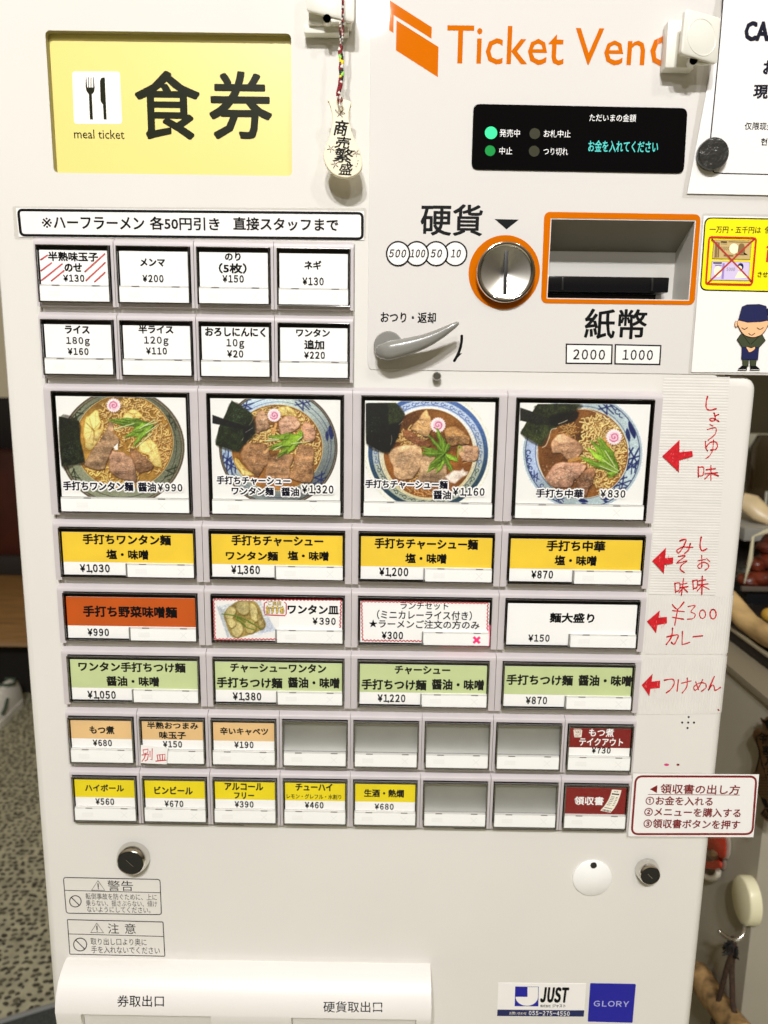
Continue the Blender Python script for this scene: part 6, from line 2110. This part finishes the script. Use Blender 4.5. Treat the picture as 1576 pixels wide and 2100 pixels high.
for k in range(4): a.stroke(L((735, 1125), (705 + k * 25, 1190 + k * 8)), 1.0, MATS['plaque_wood'], cap=False)
a.build('plaque_print', root)

# red ornament with white trim and a white hanging loop
L = zm(1420, 1430, 4.8846)
root = empty('red_ornament', wall(1480, 1790))
tag(root, 'glossy red ornament with white edging half hidden by the receipt card', 'ornament')
RO = mat('ornament_red', (0.42, 0.028, 0.010), 0.25, coat=0.5); WO = mat('ornament_white', (0.62, 0.58, 0.47), 0.35)
def blob(pts, x0, th, m, name):
    P = spline(L(*pts), True, 4)
    b = MB()
    c = np.mean(P, 0)
    n = len(P)
    V = []
    for s_, dpt in ((1.0, 0.0), (1.0, th * 0.5), (0.93, th * 0.8), (0.75, th)):
        for p in P: V.append(wall(c[0] + (p[0] - c[0]) * s_, c[1] + (p[1] - c[1]) * s_, dpt, x0))
    Fc = [(j * n + i, j * n + (i + 1) % n, (j + 1) * n + (i + 1) % n, (j + 1) * n + i) for j in range(3) for i in range(n)] + [tuple(range(3 * n, 4 * n))]
    b.add(V, Fc, m, True)
    return b.build(name, root)
blob([(40, 1350), (200, 1340), (330, 1360), (385, 1420), (388, 1540), (370, 1610), (335, 1625), (180, 1620)], XW - 0.001, 0.006, WO, 'white_edging')
blob([(20, 1350), (200, 1340), (310, 1370), (345, 1450), (345, 1560), (325, 1620), (260, 1610), (190, 1540), (60, 1500)], XW - 0.005, 0.010, RO, 'red_body')
blob([(190, 1525), (240, 1545), (255, 1580), (225, 1605), (180, 1590)], XW - 0.010, 0.008, mat('ornament_tan', (0.34, 0.20, 0.10), 0.4), 'tan_patch')
blob([(300, 1640), (335, 1630), (345, 1690), (330, 1725), (300, 1720)], XW - 0.001, 0.006, WO, 'white_edging')
blob([(60, 1640), (180, 1640), (250, 1620), (300, 1650), (300, 1710), (240, 1735), (150, 1720), (60, 1730)], XW - 0.004, 0.012, RO, 'red_body')
b = MB()
b.tube([wall(*p, 0.004, XW - 0.004) for p in spline(L((262, 1735), (255, 1780), (215, 1812), (160, 1812), (110, 1780)), False, 5)], 0.0042, WO, 10)
b.build('hanging_loop', root)

# cream adhesive hook with a wire hook, cords and driftwood
hc = atX(1543, 1846, XW)
root = empty('wall_hook', (float(XW), float(hc[1]), float(hc[2])))
tag(root, 'cream oval adhesive hook with steel wire hook on the counter side', 'hook')
b = MB()
R = 0.0315
V, Fc = [], []
n = 44
prof = [(1.0, 0.0), (1.0, 0.0115), (0.965, 0.0142), (0.90, 0.0152), (0.0, 0.0152)]
for s_, d in prof:
    for k in range(n):
        t = 2 * math.pi * k / n
        V.append((XW - d, hc[1] + R * 0.86 * s_ * math.cos(t), hc[2] + R * s_ * math.sin(t)))
for j in range(len(prof) - 1):
    for k in range(n): Fc.append((j * n + k, j * n + (k + 1) % n, (j + 1) * n + (k + 1) % n, (j + 1) * n + k))
b.add(V, Fc, mat('hook_cream', (0.74, 0.70, 0.48), 0.35), True)
b.build('hook_pad', root)
L = zm(1400, 1760, 6.1765)
b = MB()
hp = [(*L((775, 800))[0], 0.010), (*L((785, 900))[0], 0.012), (*L((765, 970))[0], 0.016), (*L((710, 1025))[0], 0.022), (*L((640, 1040))[0], 0.028), (*L((560, 1000))[0], 0.032), (*L((475, 935))[0], 0.036)]
b.tube([wall(p[0], p[1], p[2], XW) for p in [tuple(q) for q in spline(hp, False, 5)]], 0.0028, STEEL, 12)
e_ = wall(*L((475, 935))[0], 0.036, XW)
b.ball(e_, 0.0036, STEEL, 12, 8)
b.build('wire_hook', root)

root = empty('hanging_cord', wall(*L((640, 1030))[0], 0.026, XW))
tag(root, 'dark brown twisted cord with black tuft hanging from the wire hook', 'cord')
ROPE = mat('rope_brown', (0.045, 0.022, 0.010), 0.8, var=0.5, vscale=250, bump=0.8, bscale=500)
b = MB()
b.tube([wall(p[0], p[1], 0.027, XW) for p in spline(L((630, 1010), (655, 1080), (610, 1250), (560, 1400), (480, 1720), (400, 2010), (370, 2180)), False, 5)], 0.0034, ROPE, 10)
b.build('cord_strand', root)
b = MB()
b.tube([wall(p[0], p[1], 0.020, XW) for p in spline(L((660, 1020), (640, 1200), (625, 1400), (630, 1600), (640, 1850), (690, 2060), (720, 2200)), False, 5)], 0.0036, ROPE, 10)
b.build('cord_strand', root)
b = MB()
r = random.Random(9)
BLKT = mat('tuft_black', (0.010, 0.008, 0.007), 0.8)
c0 = L((600, 1060))[0]
for k in range(46):
    x, y = r.uniform(500, 640), r.uniform(1060, 1240)
    b.tube([wall(*L((620 + r.uniform(-30, 30), 1080 + r.uniform(-40, 120)))[0], 0.028, XW), wall(*L((x, y))[0], r.uniform(0.02, 0.04), XW)], [0.0022, 0.0006], BLKT, 5)
for k in range(16):
    b.tube([wall(*L((650, 1090 + r.uniform(0, 160)))[0], 0.024, XW), wall(*L((r.uniform(680, 720), r.uniform(1090, 1290)))[0], r.uniform(0.015, 0.03), XW)], [0.0024, 0.0008], BLKT, 5)
b.build('tuft', root)

b = MB()
dw = [L((150, 1420))[0], L((230, 1520))[0], L((330, 1680))[0], L((450, 1850))[0], L((560, 1990))[0], L((680, 2130))[0], L((800, 2260))[0]]
rad = list(np.interp(np.linspace(0, 1, 31), [0, 0.1, 0.4, 0.7, 1], [0.010, 0.0185, 0.0185, 0.017, 0.016]))
b.tube([wall(p[0], p[1], 0.020, XW) for p in spline(dw, False, 5)], rad, mat('driftwood', (0.30, 0.185, 0.075), 0.6, var=0.6, vscale=55, bump=0.6, bscale=70), 14)
tag(b.build('driftwood_stick'), 'weathered brown driftwood stick hung below the hook', 'driftwood')
b = MB()  # dark block added where the gap is only in shade
p0 = P3(1395, 2060, 0.55); p1 = P3(1470, 2020, 0.55)
b.box(float(p0[0]) - 0.1, XW - 0.03, 0.50, 1.4, 0.0, float(p1[2]) - 0.02, mat('shade_block_dark', (0.018, 0.011, 0.007), 0.7, var=0.3, vscale=12), 0.004)
tag(b.build('shade_block'), 'added dark brown block in place of the shade between the machine and the counter', 'block')
